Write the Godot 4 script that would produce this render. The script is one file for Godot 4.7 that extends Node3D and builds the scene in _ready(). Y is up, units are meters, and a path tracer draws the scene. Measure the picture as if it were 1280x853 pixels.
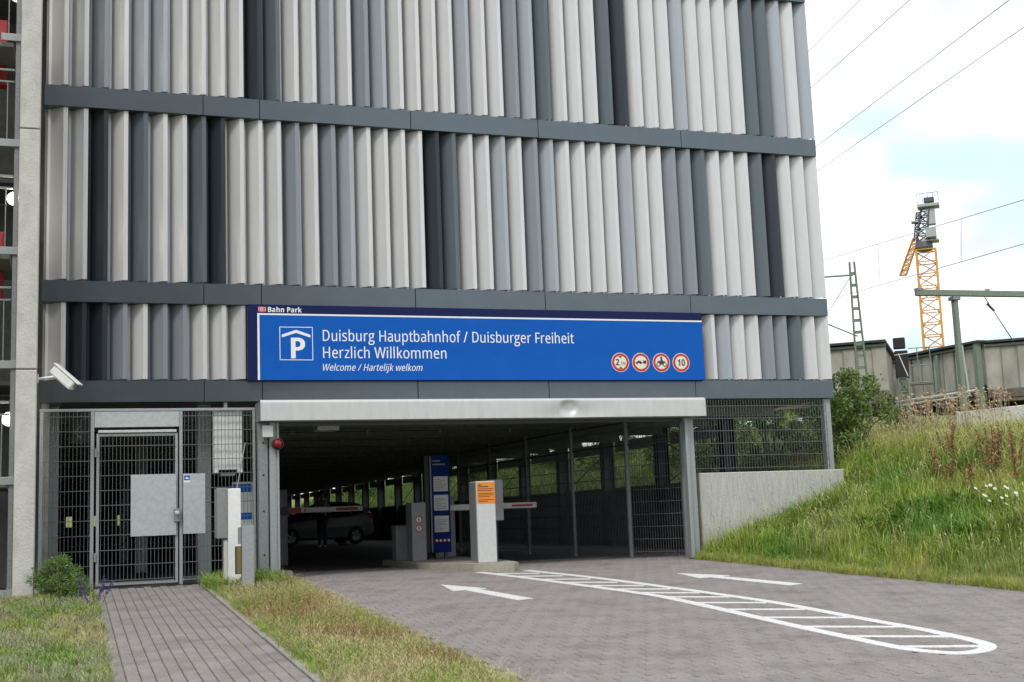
extends Node3D
# Entrance of a multi-storey car park beside a railway embankment.
# World: facade plane z = 0, x along the facade, y up, camera at z = 18, garage floor y = 0.

const SLOPE := 0.042

var rng := RandomNumberGenerator.new()
var taken := {}
var M := {}
var no := FastNoiseLite.new()

# ---------------------------------------------------------------- mesh building
class MB:
	var v := PackedVector3Array()
	var n := PackedVector3Array()
	var c := PackedColorArray()
	var col := Color(1, 1, 1)
	var use_col := false
	func tri(a: Vector3, b: Vector3, d: Vector3) -> void:   # counter-clockwise seen from outside
		var m := (b - a).cross(d - a).normalized()
		tri_n(a, b, d, m, m, m)
	func tri_n(a: Vector3, b: Vector3, d: Vector3, na: Vector3, nb: Vector3, nd: Vector3) -> void:
		v.append(a); v.append(d); v.append(b)
		n.append(na); n.append(nd); n.append(nb)
		if use_col:
			c.append(col); c.append(col); c.append(col)
	func quad(a: Vector3, b: Vector3, d: Vector3, e: Vector3) -> void:
		tri(a, b, d); tri(a, d, e)
	func quad_n(a: Vector3, b: Vector3, d: Vector3, e: Vector3, na: Vector3, nb: Vector3, nd: Vector3, ne: Vector3) -> void:
		tri_n(a, b, d, na, nb, nd); tri_n(a, d, e, na, nd, ne)
	func box(p: Vector3, s: Vector3, b := Basis.IDENTITY) -> void:
		var x := b.x * s.x * 0.5
		var y := b.y * s.y * 0.5
		var z := b.z * s.z * 0.5
		quad(p - x - y + z, p + x - y + z, p + x + y + z, p - x + y + z)
		quad(p + x - y - z, p - x - y - z, p - x + y - z, p + x + y - z)
		quad(p + x - y + z, p + x - y - z, p + x + y - z, p + x + y + z)
		quad(p - x - y - z, p - x - y + z, p - x + y + z, p - x + y - z)
		quad(p - x + y + z, p + x + y + z, p + x + y - z, p - x + y - z)
		quad(p - x - y - z, p + x - y - z, p + x - y + z, p - x - y + z)
	func span(x0: float, x1: float, y0: float, y1: float, z0: float, z1: float) -> void:
		box(Vector3((x0 + x1) / 2, (y0 + y1) / 2, (z0 + z1) / 2), Vector3(abs(x1 - x0), abs(y1 - y0), abs(z1 - z0)))
	func cbox(p: Vector3, s: Vector3, r: float, b := Basis.IDENTITY) -> void:   # chamfered box
		var h := s * 0.5
		var P := func(sx: float, sy: float, sz: float, k: int) -> Vector3:
			var q := Vector3(sx * (h.x - (0.0 if k == 0 else r)), sy * (h.y - (0.0 if k == 1 else r)), sz * (h.z - (0.0 if k == 2 else r)))
			return p + b * q
		for sg in [-1.0, 1.0]:
			var q0 := [P.call(sg, -1, -1, 0), P.call(sg, 1, -1, 0), P.call(sg, 1, 1, 0), P.call(sg, -1, 1, 0)]
			var q1 := [P.call(-1, sg, -1, 1), P.call(-1, sg, 1, 1), P.call(1, sg, 1, 1), P.call(1, sg, -1, 1)]
			var q2 := [P.call(-1, -1, sg, 2), P.call(1, -1, sg, 2), P.call(1, 1, sg, 2), P.call(-1, 1, sg, 2)]
			for q in [q0, q1, q2]:
				if sg > 0: quad(q[0], q[1], q[2], q[3])
				else: quad(q[3], q[2], q[1], q[0])
		for a in [-1.0, 1.0]:
			for d in [-1.0, 1.0]:
				safe(P.call(a, d, -1, 0), P.call(a, d, 1, 0), P.call(a, d, 1, 1), P.call(a, d, -1, 1), p)
				safe(P.call(-1, a, d, 1), P.call(1, a, d, 1), P.call(1, a, d, 2), P.call(-1, a, d, 2), p)
				safe(P.call(a, -1, d, 0), P.call(a, 1, d, 0), P.call(a, 1, d, 2), P.call(a, -1, d, 2), p)
				for e in [-1.0, 1.0]:
					var t0: Vector3 = P.call(a, d, e, 0)
					var t1: Vector3 = P.call(a, d, e, 1)
					var t2: Vector3 = P.call(a, d, e, 2)
					if (t1 - t0).cross(t2 - t0).dot(t0 - p) > 0: tri(t0, t1, t2)
					else: tri(t0, t2, t1)
	func safe(a: Vector3, b: Vector3, d: Vector3, e: Vector3, mid: Vector3) -> void:
		if (b - a).cross(d - a).dot(a - mid) > 0: quad(a, b, d, e)
		else: quad(e, d, b, a)
	func cspan(x0: float, x1: float, y0: float, y1: float, z0: float, z1: float, r: float) -> void:
		cbox(Vector3((x0 + x1) / 2, (y0 + y1) / 2, (z0 + z1) / 2), Vector3(abs(x1 - x0), abs(y1 - y0), abs(z1 - z0)), r)
	func tube(a: Vector3, b: Vector3, r0: float, r1: float, seg := 8, caps := true) -> void:
		var d := (b - a).normalized()
		var u := d.cross(Vector3.UP if abs(d.y) < 0.95 else Vector3.RIGHT).normalized()
		var w := u.cross(d)
		for i in seg:
			var t0 := TAU * i / seg
			var t1 := TAU * (i + 1) / seg
			var n0 := u * cos(t0) + w * sin(t0)
			var n1 := u * cos(t1) + w * sin(t1)
			quad_n(a + n1 * r0, a + n0 * r0, b + n0 * r1, b + n1 * r1, n1, n0, n0, n1)
			if caps:
				if r0 > 0: tri(a, a + n0 * r0, a + n1 * r0)
				if r1 > 0: tri(b, b + n1 * r1, b + n0 * r1)
	func path(pts: Array, r: float, seg := 6) -> void:
		for i in pts.size() - 1:
			tube(pts[i], pts[i + 1], r, r, seg, i == 0 or i == pts.size() - 2)
	func prism(poly: PackedVector2Array, z0: float, z1: float, xf := Transform3D.IDENTITY) -> void:   # polygon in xy, drawn from z0 to z1
		var P := poly
		if Geometry2D.is_polygon_clockwise(P):
			P = P.duplicate(); P.reverse()
		var t := Geometry2D.triangulate_polygon(P)
		for i in range(0, t.size(), 3):
			var a := P[t[i]]
			var b := P[t[i + 1]]
			var d := P[t[i + 2]]
			if (b - a).cross(d - a) < 0:
				var q := b; b = d; d = q
			tri(xf * Vector3(a.x, a.y, z1), xf * Vector3(b.x, b.y, z1), xf * Vector3(d.x, d.y, z1))
			tri(xf * Vector3(a.x, a.y, z0), xf * Vector3(d.x, d.y, z0), xf * Vector3(b.x, b.y, z0))
		for i in P.size():
			var a2 := P[i]
			var b2 := P[(i + 1) % P.size()]
			quad(xf * Vector3(a2.x, a2.y, z0), xf * Vector3(b2.x, b2.y, z0), xf * Vector3(b2.x, b2.y, z1), xf * Vector3(a2.x, a2.y, z1))
	func lathe(prof: Array, seg: int, xf := Transform3D.IDENTITY) -> void:   # prof: Vector2(radius, height along y)
		for i in prof.size() - 1:
			var p: Vector2 = prof[i]
			var q: Vector2 = prof[i + 1]
			var e := q - p
			var m2 := Vector2(e.y, -e.x).normalized()
			for k in seg:
				var t0 := TAU * k / seg
				var t1 := TAU * (k + 1) / seg
				var d0 := Vector3(cos(t0), 0, sin(t0))
				var d1 := Vector3(cos(t1), 0, sin(t1))
				var n0 := (xf.basis * (d0 * m2.x + Vector3.UP * m2.y)).normalized()
				var n1 := (xf.basis * (d1 * m2.x + Vector3.UP * m2.y)).normalized()
				var a := xf * (d0 * p.x + Vector3.UP * p.y)
				var b := xf * (d1 * p.x + Vector3.UP * p.y)
				var d := xf * (d1 * q.x + Vector3.UP * q.y)
				var f := xf * (d0 * q.x + Vector3.UP * q.y)
				if p.x > 1e-5: tri_n(b, a, d, n1, n0, n1)
				if q.x > 1e-5: tri_n(a, f, d, n0, n0, n1)
	func mesh() -> ArrayMesh:
		var m := ArrayMesh.new()
		if v.is_empty(): return m
		var arr := []
		arr.resize(Mesh.ARRAY_MAX)
		arr[Mesh.ARRAY_VERTEX] = v
		arr[Mesh.ARRAY_NORMAL] = n
		if use_col: arr[Mesh.ARRAY_COLOR] = c
		m.add_surface_from_arrays(Mesh.PRIMITIVE_TRIANGLES, arr)
		return m

# ---------------------------------------------------------------- scene helpers
func numbered(called: String) -> String:
	var k: int = taken.get(called, 0)
	taken[called] = k + 1
	return called if k == 0 else "%s_%03d" % [called, k]

func inst(called: String, mesh: Mesh, mat: Material, parent: Node) -> MeshInstance3D:
	var o := MeshInstance3D.new()
	o.name = numbered(called) if parent == self else called
	o.mesh = mesh
	o.material_override = mat
	o.cast_shadow = GeometryInstance3D.SHADOW_CASTING_SETTING_ON
	parent.add_child(o, true)
	return o

func obj(called: String, mb: MB, mat: Material, parent: Node) -> MeshInstance3D:
	return inst(called, mb.mesh(), mat, parent)

func thing(called: String, label: String, category: String, at := Vector3.ZERO, group := "") -> Node3D:
	var o := Node3D.new()
	o.name = numbered(called)
	add_child(o)
	o.position = at
	tag(o, label, category, group)
	return o

func tag(o: Node, label: String, category: String, group := "") -> void:
	o.set_meta("label", label)
	o.set_meta("category", category)
	if group != "": o.set_meta("group", group)

func struct(called: String, mb: MB, mat: Material) -> MeshInstance3D:
	var o := obj(called, mb, mat, self)
	o.set_meta("kind", "structure")
	return o

func stuff(o: Node) -> Node:
	o.set_meta("kind", "stuff")
	return o

func lin(r: float, g: float, b: float) -> Color:
	return Color(r, g, b).linear_to_srgb()

func plain(c: Color, rough := 0.6, metal := 0.0) -> StandardMaterial3D:
	var m := StandardMaterial3D.new()
	m.albedo_color = c
	m.roughness = rough
	m.metallic = metal
	return m

func noise_tex(ramp: Array, freq: float, sd: int, size := 512, kind := FastNoiseLite.TYPE_SIMPLEX_SMOOTH, oct := 5) -> NoiseTexture2D:
	var f := FastNoiseLite.new()
	f.noise_type = kind
	f.seed = sd
	f.frequency = freq
	f.fractal_octaves = oct
	f.fractal_gain = 0.6
	var t := NoiseTexture2D.new()
	t.width = size; t.height = size
	t.seamless = true
	t.noise = f
	var g := Gradient.new()
	var offs := PackedFloat32Array()
	var cols := PackedColorArray()
	for r in ramp:
		offs.append(r[0]); cols.append(r[1])
	g.offsets = offs; g.colors = cols
	t.color_ramp = g
	return t

func bump_tex(freq: float, sd: int, strength: float, size := 512) -> NoiseTexture2D:
	var f := FastNoiseLite.new()
	f.seed = sd; f.frequency = freq; f.fractal_octaves = 5
	var t := NoiseTexture2D.new()
	t.width = size; t.height = size; t.seamless = true; t.noise = f
	t.as_normal_map = true; t.bump_strength = strength
	return t

func rough_mat(ramp: Array, freq: float, sd: int, tri: Vector3, rough: float, metal := 0.0, bump := 0.0, bfreq := 0.05) -> StandardMaterial3D:
	var m := StandardMaterial3D.new()
	m.albedo_texture = noise_tex(ramp, freq, sd)
	m.roughness = rough; m.metallic = metal
	m.uv1_triplanar = true
	m.uv1_world_triplanar = true
	m.uv1_scale = tri
	if bump > 0:
		m.normal_enabled = true
		m.normal_texture = bump_tex(bfreq, sd + 7, 6.0)
		m.normal_scale = bump
	return m

func vcol(rough := 0.6, back := 0.0) -> StandardMaterial3D:
	var m := StandardMaterial3D.new()
	m.vertex_color_use_as_albedo = true
	m.roughness = rough
	m.cull_mode = BaseMaterial3D.CULL_DISABLED
	if back > 0:
		m.backlight_enabled = true
		m.backlight = Color(back, back, back)
	return m

func gy(z: float) -> float:      # height of the sloping forecourt
	return -SLOPE * clampf(z, 0.0, 30.0)

func emb(x: float, z: float) -> float:   # height of the embankment beside it
	var x0 := 9.12 + 0.13 * maxf(z, 0.0)
	var h := 0.40 * (x - x0)
	var top := 1.80 - gy(z) * 0.6 + 1.1 * smoothstep(-2.0, -9.0, z)
	if h > top - 0.4:
		h = top - 0.4 * exp(-(h - top + 0.4) / 0.4)
	if z >= 0.0:   # the bank dips where it meets the retaining wall
		h -= 0.30 * exp(-z * z / 2.2) * smoothstep(9.6, 10.8, x) * (1.0 - smoothstep(12.1, 13.2, x))
	return gy(z) + maxf(h, 0.0) + 0.09 * no.get_noise_2d(x * 40.0, z * 40.0) * clampf(h * 3.0, 0.0, 1.0)

func materials() -> void:
	# louvre coats: light grey, two mid greys, slate and anthracite
	var tones := [[0.64, 0.635, 0.64], [0.385, 0.41, 0.445], [0.26, 0.28, 0.31], [0.115, 0.142, 0.160], [0.032, 0.040, 0.050]]
	var fins := []
	for i in 5:
		var t: Array = tones[i]
		var a := lin(t[0] * 0.92, t[1] * 0.92, t[2] * 0.915)
		var b := lin(t[0] * 1.03, t[1] * 1.03, t[2] * 1.03)
		var m := rough_mat([[0.0, a], [1.0, b]], 0.012, 11 + i, Vector3(1.7, 0.21, 1.7), 0.36, 0.35)
		m.metallic_specular = 0.5
		fins.append(m)
	M.fin = fins
	M.fascia = rough_mat([[0.0, lin(0.115, 0.138, 0.155)], [1.0, lin(0.128, 0.152, 0.170)]], 0.01, 31, Vector3(0.5, 0.5, 0.5), 0.30, 0.8)
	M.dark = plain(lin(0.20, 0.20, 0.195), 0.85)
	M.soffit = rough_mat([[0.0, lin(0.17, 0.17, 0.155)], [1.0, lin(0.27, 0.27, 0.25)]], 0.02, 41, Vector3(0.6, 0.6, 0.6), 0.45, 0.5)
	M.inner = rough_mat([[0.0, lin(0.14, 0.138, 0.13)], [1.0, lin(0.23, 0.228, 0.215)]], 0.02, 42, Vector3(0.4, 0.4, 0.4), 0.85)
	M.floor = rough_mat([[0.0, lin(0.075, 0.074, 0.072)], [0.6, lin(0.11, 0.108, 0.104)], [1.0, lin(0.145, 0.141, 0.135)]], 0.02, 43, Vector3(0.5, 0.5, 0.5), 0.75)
	M.steel_dark = plain(lin(0.06, 0.066, 0.072), 0.5)
	M.galv = rough_mat([[0.0, lin(0.29, 0.315, 0.325)], [0.5, lin(0.34, 0.365, 0.375)], [1.0, lin(0.39, 0.415, 0.42)]], 0.03, 51, Vector3(1.6, 1.6, 1.6), 0.5, 0.35)
	M.galv_dull = rough_mat([[0.0, lin(0.19, 0.21, 0.22)], [1.0, lin(0.29, 0.31, 0.315)]], 0.03, 52, Vector3(1.4, 1.4, 1.4), 0.55, 0.3)
	M.wire = plain(lin(0.13, 0.145, 0.15), 0.5, 0.3)
	M.plate = rough_mat([[0.0, lin(0.38, 0.41, 0.42)], [0.5, lin(0.44, 0.47, 0.475)], [1.0, lin(0.49, 0.515, 0.52)]], 0.02, 53, Vector3(1.1, 1.1, 1.1), 0.5, 0.25)
	M.alu = rough_mat([[0.0, lin(0.52, 0.53, 0.52)], [1.0, lin(0.60, 0.605, 0.595)]], 0.012, 54, Vector3(1.2, 0.3, 1.2), 0.42, 0.2)
	M.white = rough_mat([[0.0, lin(0.70, 0.70, 0.69)], [1.0, lin(0.80, 0.80, 0.79)]], 0.02, 55, Vector3(1, 1, 1), 0.4)
	M.column = rough_mat([[0.0, lin(0.50, 0.505, 0.50)], [1.0, lin(0.57, 0.575, 0.57)]], 0.02, 155, Vector3(1, 1, 1), 0.45)
	M.white_text = plain(lin(0.78, 0.79, 0.80), 0.5)
	M.grey_box = rough_mat([[0.0, lin(0.20, 0.205, 0.21)], [1.0, lin(0.26, 0.265, 0.27)]], 0.02, 56, Vector3(1.4, 1.4, 1.4), 0.5)
	M.blue = rough_mat([[0.0, lin(0.004, 0.092, 0.42)], [1.0, lin(0.007, 0.104, 0.455)]], 0.01, 57, Vector3(0.4, 0.4, 0.4), 0.45)
	M.blue.metallic_specular = 0.25
	M.navy = plain(lin(0.010, 0.016, 0.075), 0.45)
	M.navy.metallic_specular = 0.25
	M.red = plain(lin(0.50, 0.022, 0.03), 0.45)
	M.cream = plain(lin(0.74, 0.70, 0.58), 0.5)
	M.black = plain(lin(0.012, 0.012, 0.013), 0.5)
	M.orange = plain(lin(0.72, 0.24, 0.02), 0.5)
	M.ink = plain(lin(0.05, 0.04, 0.035), 0.6)
	M.paper = plain(lin(0.62, 0.64, 0.62), 0.7)
	M.ink_grey = plain(lin(0.25, 0.26, 0.27), 0.7)
	M.concrete = rough_mat([[0.0, lin(0.36, 0.35, 0.32)], [0.2, lin(0.47, 0.46, 0.43)], [0.6, lin(0.53, 0.52, 0.49)], [1.0, lin(0.58, 0.57, 0.54)]], 0.012, 61, Vector3(0.55, 0.35, 0.55), 0.85, 0.0, 0.12, 0.12)
	# weathered wall: brownish run-off streaks, and pocks and blotches multiplied over them
	M.wall = rough_mat([[0.0, lin(0.29, 0.25, 0.18)], [0.12, lin(0.38, 0.355, 0.30)], [0.24, lin(0.465, 0.46, 0.43)], [1.0, lin(0.51, 0.505, 0.48)]], 0.012, 62, Vector3(0.9, 0.02, 0.9), 0.88, 0.0, 0.15, 0.12)
	M.wall.detail_enabled = true
	M.wall.detail_blend_mode = BaseMaterial3D.BLEND_MODE_MUL
	M.wall.detail_albedo = noise_tex([[0.0, Color(0.62, 0.62, 0.60)], [0.22, Color(0.86, 0.86, 0.85)], [0.34, Color(0.97, 0.97, 0.97)], [1.0, Color(1, 1, 1)]], 0.06, 162)
	M.wall.detail_uv_layer = BaseMaterial3D.DETAIL_UV_2
	M.wall.uv2_triplanar = true
	M.wall.uv2_world_triplanar = true
	M.wall.uv2_scale = Vector3(0.9, 0.9, 0.9)
	M.kerb = rough_mat([[0.0, lin(0.24, 0.22, 0.18)], [1.0, lin(0.42, 0.40, 0.35)]], 0.03, 63, Vector3(1.2, 1.2, 1.2), 0.9, 0.0, 0.4)
	M.sand = rough_mat([[0.0, lin(0.07, 0.06, 0.045)], [0.6, lin(0.12, 0.10, 0.075)], [1.0, lin(0.11, 0.12, 0.05)]], 0.03, 64, Vector3(1.1, 1.1, 1.1), 0.95)
	M.soil = rough_mat([[0.0, lin(0.10, 0.13, 0.03)], [0.5, lin(0.17, 0.17, 0.055)], [1.0, lin(0.22, 0.19, 0.09)]], 0.02, 65, Vector3(0.5, 0.5, 0.5), 0.95, 0.0, 0.8)
	M.marking = rough_mat([[0.0, lin(0.25, 0.235, 0.22)], [0.24, lin(0.36, 0.345, 0.325)], [0.33, lin(0.60, 0.59, 0.57)], [0.45, lin(0.68, 0.675, 0.66)], [1.0, lin(0.73, 0.725, 0.71)]], 0.05, 66, Vector3(0.9, 0.9, 0.9), 0.7)
	M.pavers = []
	for i in 5:
		var k: float = [0.94, 0.98, 1.0, 1.03, 1.07][i]
		var w: float = [1.0, 1.01, 0.99, 1.0, 1.005][i]
		M.pavers.append(rough_mat([[0.0, lin(0.204 * k * w, 0.184 * k, 0.172 * k / w)], [0.5, lin(0.279 * k * w, 0.254 * k, 0.239 * k / w)], [1.0, lin(0.352 * k * w, 0.322 * k, 0.304 * k / w)]], 0.045, 70 + i, Vector3(1.3, 1.3, 1.3), 0.88, 0.0, 0.5, 0.2))
	var pf := rough_mat([[0.0, lin(0.204, 0.184, 0.174)], [0.5, lin(0.279, 0.254, 0.241)], [1.0, lin(0.352, 0.322, 0.307)]], 0.045, 77, Vector3(1.3, 1.3, 1.3), 0.88, 0.0, 0.5, 0.2)
	pf.vertex_color_use_as_albedo = true
	M.paver_field = pf
	# broad stains and wheel-worn patches multiplied over all block paving
	var stain := noise_tex([[0.0, Color(0.80, 0.80, 0.80)], [0.3, Color(0.91, 0.91, 0.90)], [0.55, Color(0.98, 0.98, 0.98)], [1.0, Color(1, 1, 1)]], 0.02, 178)
	for m in M.pavers + [pf]:
		m.detail_enabled = true
		m.detail_blend_mode = BaseMaterial3D.BLEND_MODE_MUL
		m.detail_albedo = stain
		m.detail_uv_layer = BaseMaterial3D.DETAIL_UV_2
		m.uv2_triplanar = true
		m.uv2_world_triplanar = true
		m.uv2_scale = Vector3(0.13, 0.13, 0.13)
	M.leaf = vcol(0.55, 0.45)
	M.bark = rough_mat([[0.0, lin(0.06, 0.045, 0.03)], [1.0, lin(0.16, 0.13, 0.09)]], 0.05, 81, Vector3(2, 2, 2), 0.9)
	M.glass = plain(lin(0.02, 0.024, 0.028), 0.08)
	M.green_paint = rough_mat([[0.0, lin(0.13, 0.175, 0.135)], [0.6, lin(0.19, 0.24, 0.19)], [1.0, lin(0.24, 0.25, 0.20)]], 0.03, 82, Vector3(0.9, 0.9, 0.9), 0.7)
	M.cladding = rough_mat([[0.0, lin(0.23, 0.215, 0.165)], [0.35, lin(0.34, 0.33, 0.28)], [0.8, lin(0.43, 0.425, 0.375)], [1.0, lin(0.48, 0.475, 0.43)]], 0.012, 83, Vector3(0.5, 0.16, 0.5), 0.8)
	M.roofing = plain(lin(0.05, 0.05, 0.048), 0.8)
	M.rust = rough_mat([[0.0, lin(0.09, 0.05, 0.03)], [0.6, lin(0.16, 0.15, 0.12)], [1.0, lin(0.22, 0.22, 0.19)]], 0.03, 84, Vector3(0.8, 0.8, 0.8), 0.85)
	M.crane = plain(lin(0.62, 0.30, 0.03), 0.5)
	M.crane_grey = plain(lin(0.34, 0.36, 0.37), 0.5)
	M.crane_dark = plain(lin(0.07, 0.08, 0.09), 0.5)
	M.tower_wall = rough_mat([[0.0, lin(0.10, 0.10, 0.095)], [1.0, lin(0.16, 0.16, 0.155)]], 0.02, 85, Vector3(0.5, 0.5, 0.5), 0.85)
	M.red_dull = plain(lin(0.26, 0.013, 0.016), 0.5)
	M.wire_grey = plain(lin(0.36, 0.36, 0.37), 0.5)
	M.glow = plain(lin(0.85, 0.83, 0.78), 0.4)
	M.glow.emission_enabled = true
	M.glow.emission = Color(1.0, 0.97, 0.9)
	M.glow.emission_energy_multiplier = 0.9
	M.lens = plain(lin(0.20, 0.006, 0.008), 0.25)
	M.car_paint = plain(lin(0.13, 0.133, 0.138), 0.3, 0.5)
	M.car_paint.clearcoat_enabled = true
	M.tyre = plain(lin(0.015, 0.015, 0.016), 0.85)
	M.rim = plain(lin(0.45, 0.46, 0.47), 0.35, 0.7)
	M.brick = rough_mat([[0.0, lin(0.07, 0.045, 0.035)], [1.0, lin(0.13, 0.085, 0.065)]], 0.03, 86, Vector3(0.6, 0.6, 0.6), 0.85)
	M.totem = plain(lin(0.007, 0.024, 0.15), 0.5)
	M.totem.metallic_specular = 0.15
	M.tail = plain(lin(0.45, 0.015, 0.015), 0.2)

func make_sky() -> ImageTexture:
	var w := 1024
	var h := 512
	var im := Image.create(w, h, false, Image.FORMAT_RGBF)
	var a := FastNoiseLite.new()
	a.seed = 5; a.frequency = 1.5; a.fractal_octaves = 6; a.fractal_gain = 0.52
	var b := FastNoiseLite.new()
	b.seed = 23; b.frequency = 3.4; b.fractal_octaves = 5
	for j in h:
		var up := (0.5 - (j + 0.5) / h) * PI
		for i in w:
			var az := (i + 0.5) / w * TAU
			var d := Vector3(cos(az) * cos(up), sin(up), sin(az) * cos(up))
			if d.y < -0.02:
				im.set_pixel(i, j, Color(0.30, 0.31, 0.28))
				continue
			var q := Vector3(d.x, d.y * 2.6, d.z) * 1.5
			var n1 := a.get_noise_3dv(q) + 0.22 * b.get_noise_3dv(q)
			var t := smoothstep(-0.24, 0.16, n1 + 0.10)
			var blue := Color(0.52, 0.66, 0.72).lerp(Color(0.38, 0.53, 0.72), clampf(d.y * 1.1, 0.0, 1.0))
			var lit := b.get_noise_3dv(q * 0.8 + Vector3(3, 1, 7))
			var k := 0.86 + 0.55 * lit
			var cool := clampf((0.92 - k) * 1.6, 0.0, 0.6)
			var cloud := Color(k * (1.0 - 0.09 * cool), k * (1.0 - 0.05 * cool), k * (1.02 + 0.08 * cool))
			im.set_pixel(i, j, blue.lerp(cloud, t))
	return ImageTexture.create_from_image(im)

func sky_and_camera() -> void:
	var cam := Camera3D.new()
	cam.name = "camera"
	cam.fov = 30.39
	cam.near = 0.1
	cam.far = 1500.0
	# turned 19.45 degrees to the right of the facade's normal, tilted up 7.9 and rolled by 2.2
	cam.transform = Transform3D(Basis(Vector3.UP, deg_to_rad(-19.45)) * Basis(Vector3.RIGHT, deg_to_rad(7.908)) * Basis(Vector3.BACK, deg_to_rad(-2.181)), Vector3(0, 0.76, 18.0))
	add_child(cam)
	cam.current = true
	var e := Environment.new()
	e.background_mode = Environment.BG_SKY
	var s := Sky.new()
	var pm := PanoramaSkyMaterial.new()
	pm.panorama = make_sky()
	pm.energy_multiplier = 1.0
	s.sky_material = pm
	e.sky = s
	e.tonemap_mode = Environment.TONE_MAPPER_LINEAR
	e.tonemap_exposure = 1.63
	e.sdfgi_enabled = true
	e.ssao_enabled = true
	e.ssil_enabled = true
	var we := WorldEnvironment.new()
	we.name = "environment"
	we.environment = e
	add_child(we)
	var sun := DirectionalLight3D.new()
	sun.name = "sun"
	sun.light_energy = 0.4
	sun.light_color = Color(1.0, 0.975, 0.94)
	sun.light_angular_distance = 14.0
	sun.shadow_enabled = true
	add_child(sun)
	sun.look_at_from_position(Vector3(-7, 15, 10), Vector3.ZERO, Vector3.UP)   # veiled sun high over the railway side

# ---------------------------------------------------------------- the setting
func terrain(called: String, xs: Array, zs: Array, hf: Callable, mat: Material) -> MeshInstance3D:
	var mb := MB.new()
	for j in zs.size() - 1:
		for i in xs.size() - 1:
			var p := []
			for q in [[i, j + 1], [i + 1, j + 1], [i + 1, j], [i, j]]:
				var x: float = xs[q[0]]
				var z: float = zs[q[1]]
				p.append(Vector3(x, hf.call(x, z), z))
			mb.quad(p[0], p[1], p[2], p[3])
	return struct(called, mb, mat)

func steps(a: float, b: float, d: float) -> Array:
	var r := []
	var k := int(ceil((b - a) / d))
	for i in k + 1: r.append(a + (b - a) * i / k)
	return r

func paver_mesh(w: float, l: float, zig: float) -> ArrayMesh:
	# a concrete block with rounded-off upper edges; zig bends its front and rear edges
	var mb := MB.new()
	var ring := func(g: float, y: float) -> Array:
		var hw := w / 2 - g
		var hl := l / 2 - g
		if zig == 0.0:
			return [Vector3(-hw, y, hl), Vector3(hw, y, hl), Vector3(hw, y, -hl), Vector3(-hw, y, -hl)]
		return [Vector3(-hw, y, hl - zig / 2), Vector3(0, y, hl + zig / 2), Vector3(hw, y, hl - zig / 2), Vector3(hw, y, -hl - zig / 2), Vector3(0, y, -hl + zig / 2), Vector3(-hw, y, -hl - zig / 2)]
	var r0: Array = ring.call(0.0085, 0.0)
	var r1: Array = ring.call(0.0035, -0.006)
	var r2: Array = ring.call(0.0035, -0.03)
	var k := r0.size()
	if k == 4:
		mb.quad(r0[0], r0[1], r0[2], r0[3])
	else:
		mb.quad(r0[0], r0[1], r0[4], r0[5])
		mb.quad(r0[1], r0[2], r0[3], r0[4])
	for i in k:
		var n2 := (i + 1) % k
		mb.quad(r1[i], r1[n2], r0[n2], r0[i])
		mb.quad(r2[i], r2[n2], r1[n2], r1[i])
	return mb.mesh()

func paving(called: String, x0: float, x1: float, z0: float, z1: float, w: float, l: float, zig: float, cols: bool, near_z: float) -> void:
	# bedding sheet carrying the blocks; the 300 nearest blocks are pieces of their own
	var bed := MB.new()
	for seg in [[z0, 0.0], [0.0, z1]]:
		if seg[1] <= seg[0]: continue
		var a: float = maxf(seg[0], z0)
		bed.quad(Vector3(x0, gy(seg[1]) - 0.011, seg[1]), Vector3(x1, gy(seg[1]) - 0.011, seg[1]), Vector3(x1, gy(a) - 0.011, a), Vector3(x0, gy(a) - 0.011, a))
	var root := struct(called, bed, M.sand)
	var pm := paver_mesh(w, l, zig)
	var arr := pm.surface_get_arrays(0)
	var pv: PackedVector3Array = arr[Mesh.ARRAY_VERTEX]
	var pn: PackedVector3Array = arr[Mesh.ARRAY_NORMAL]
	var field := MB.new()
	field.use_col = true
	var spots := []
	var nx := int(round((x1 - x0) / w))
	var nz := int((z1 - z0) / l)
	for i in nx:
		for j in nz:
			var x := x0 + (i + 0.5) * w
			var z := z0 + (j + 0.5) * l
			if cols: z += (0.5 * l if i % 2 == 1 else 0.0) + (0.07 * l if i % 3 == 1 else 0.0)
			else: x += (0.5 * w if j % 2 == 1 else 0.0)
			if z + l / 2 > z1 or x + w / 2 > x1 + 0.02: continue
			spots.append(Vector3(x, gy(z), z))
	# nearest visible first
	spots.sort_custom(func(p, q): return abs(p.z - near_z) < abs(q.z - near_z))
	for k in spots.size():
		var p: Vector3 = spots[k]
		var tilt := atan(SLOPE) if p.z > 0 else 0.0
		var b := Basis(Vector3.RIGHT, tilt + rng.randf_range(-0.006, 0.006)) * Basis(Vector3.BACK, rng.randf_range(-0.006, 0.006)) * Basis(Vector3.UP, rng.randf_range(-0.008, 0.008))
		var at := p + Vector3(rng.randf_range(-0.001, 0.001), rng.randf_range(-0.0015, 0.001), rng.randf_range(-0.001, 0.001))
		if k < 300:
			var o := inst("paver", pm, M.pavers[rng.randi() % 5], root)
			o.transform = Transform3D(b, at)
		else:
			var g := rng.randf_range(0.95, 1.05)
			var wv := rng.randf_range(0.993, 1.008)
			field.col = Color(g * wv, g, g / wv)
			for t in pv.size():
				field.v.append(at + b * pv[t])
				field.n.append(b * pn[t])
				field.c.append(field.col)
	if field.v.size() > 0:
		stuff(obj("paver_field", field, M.paver_field, root))

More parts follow.
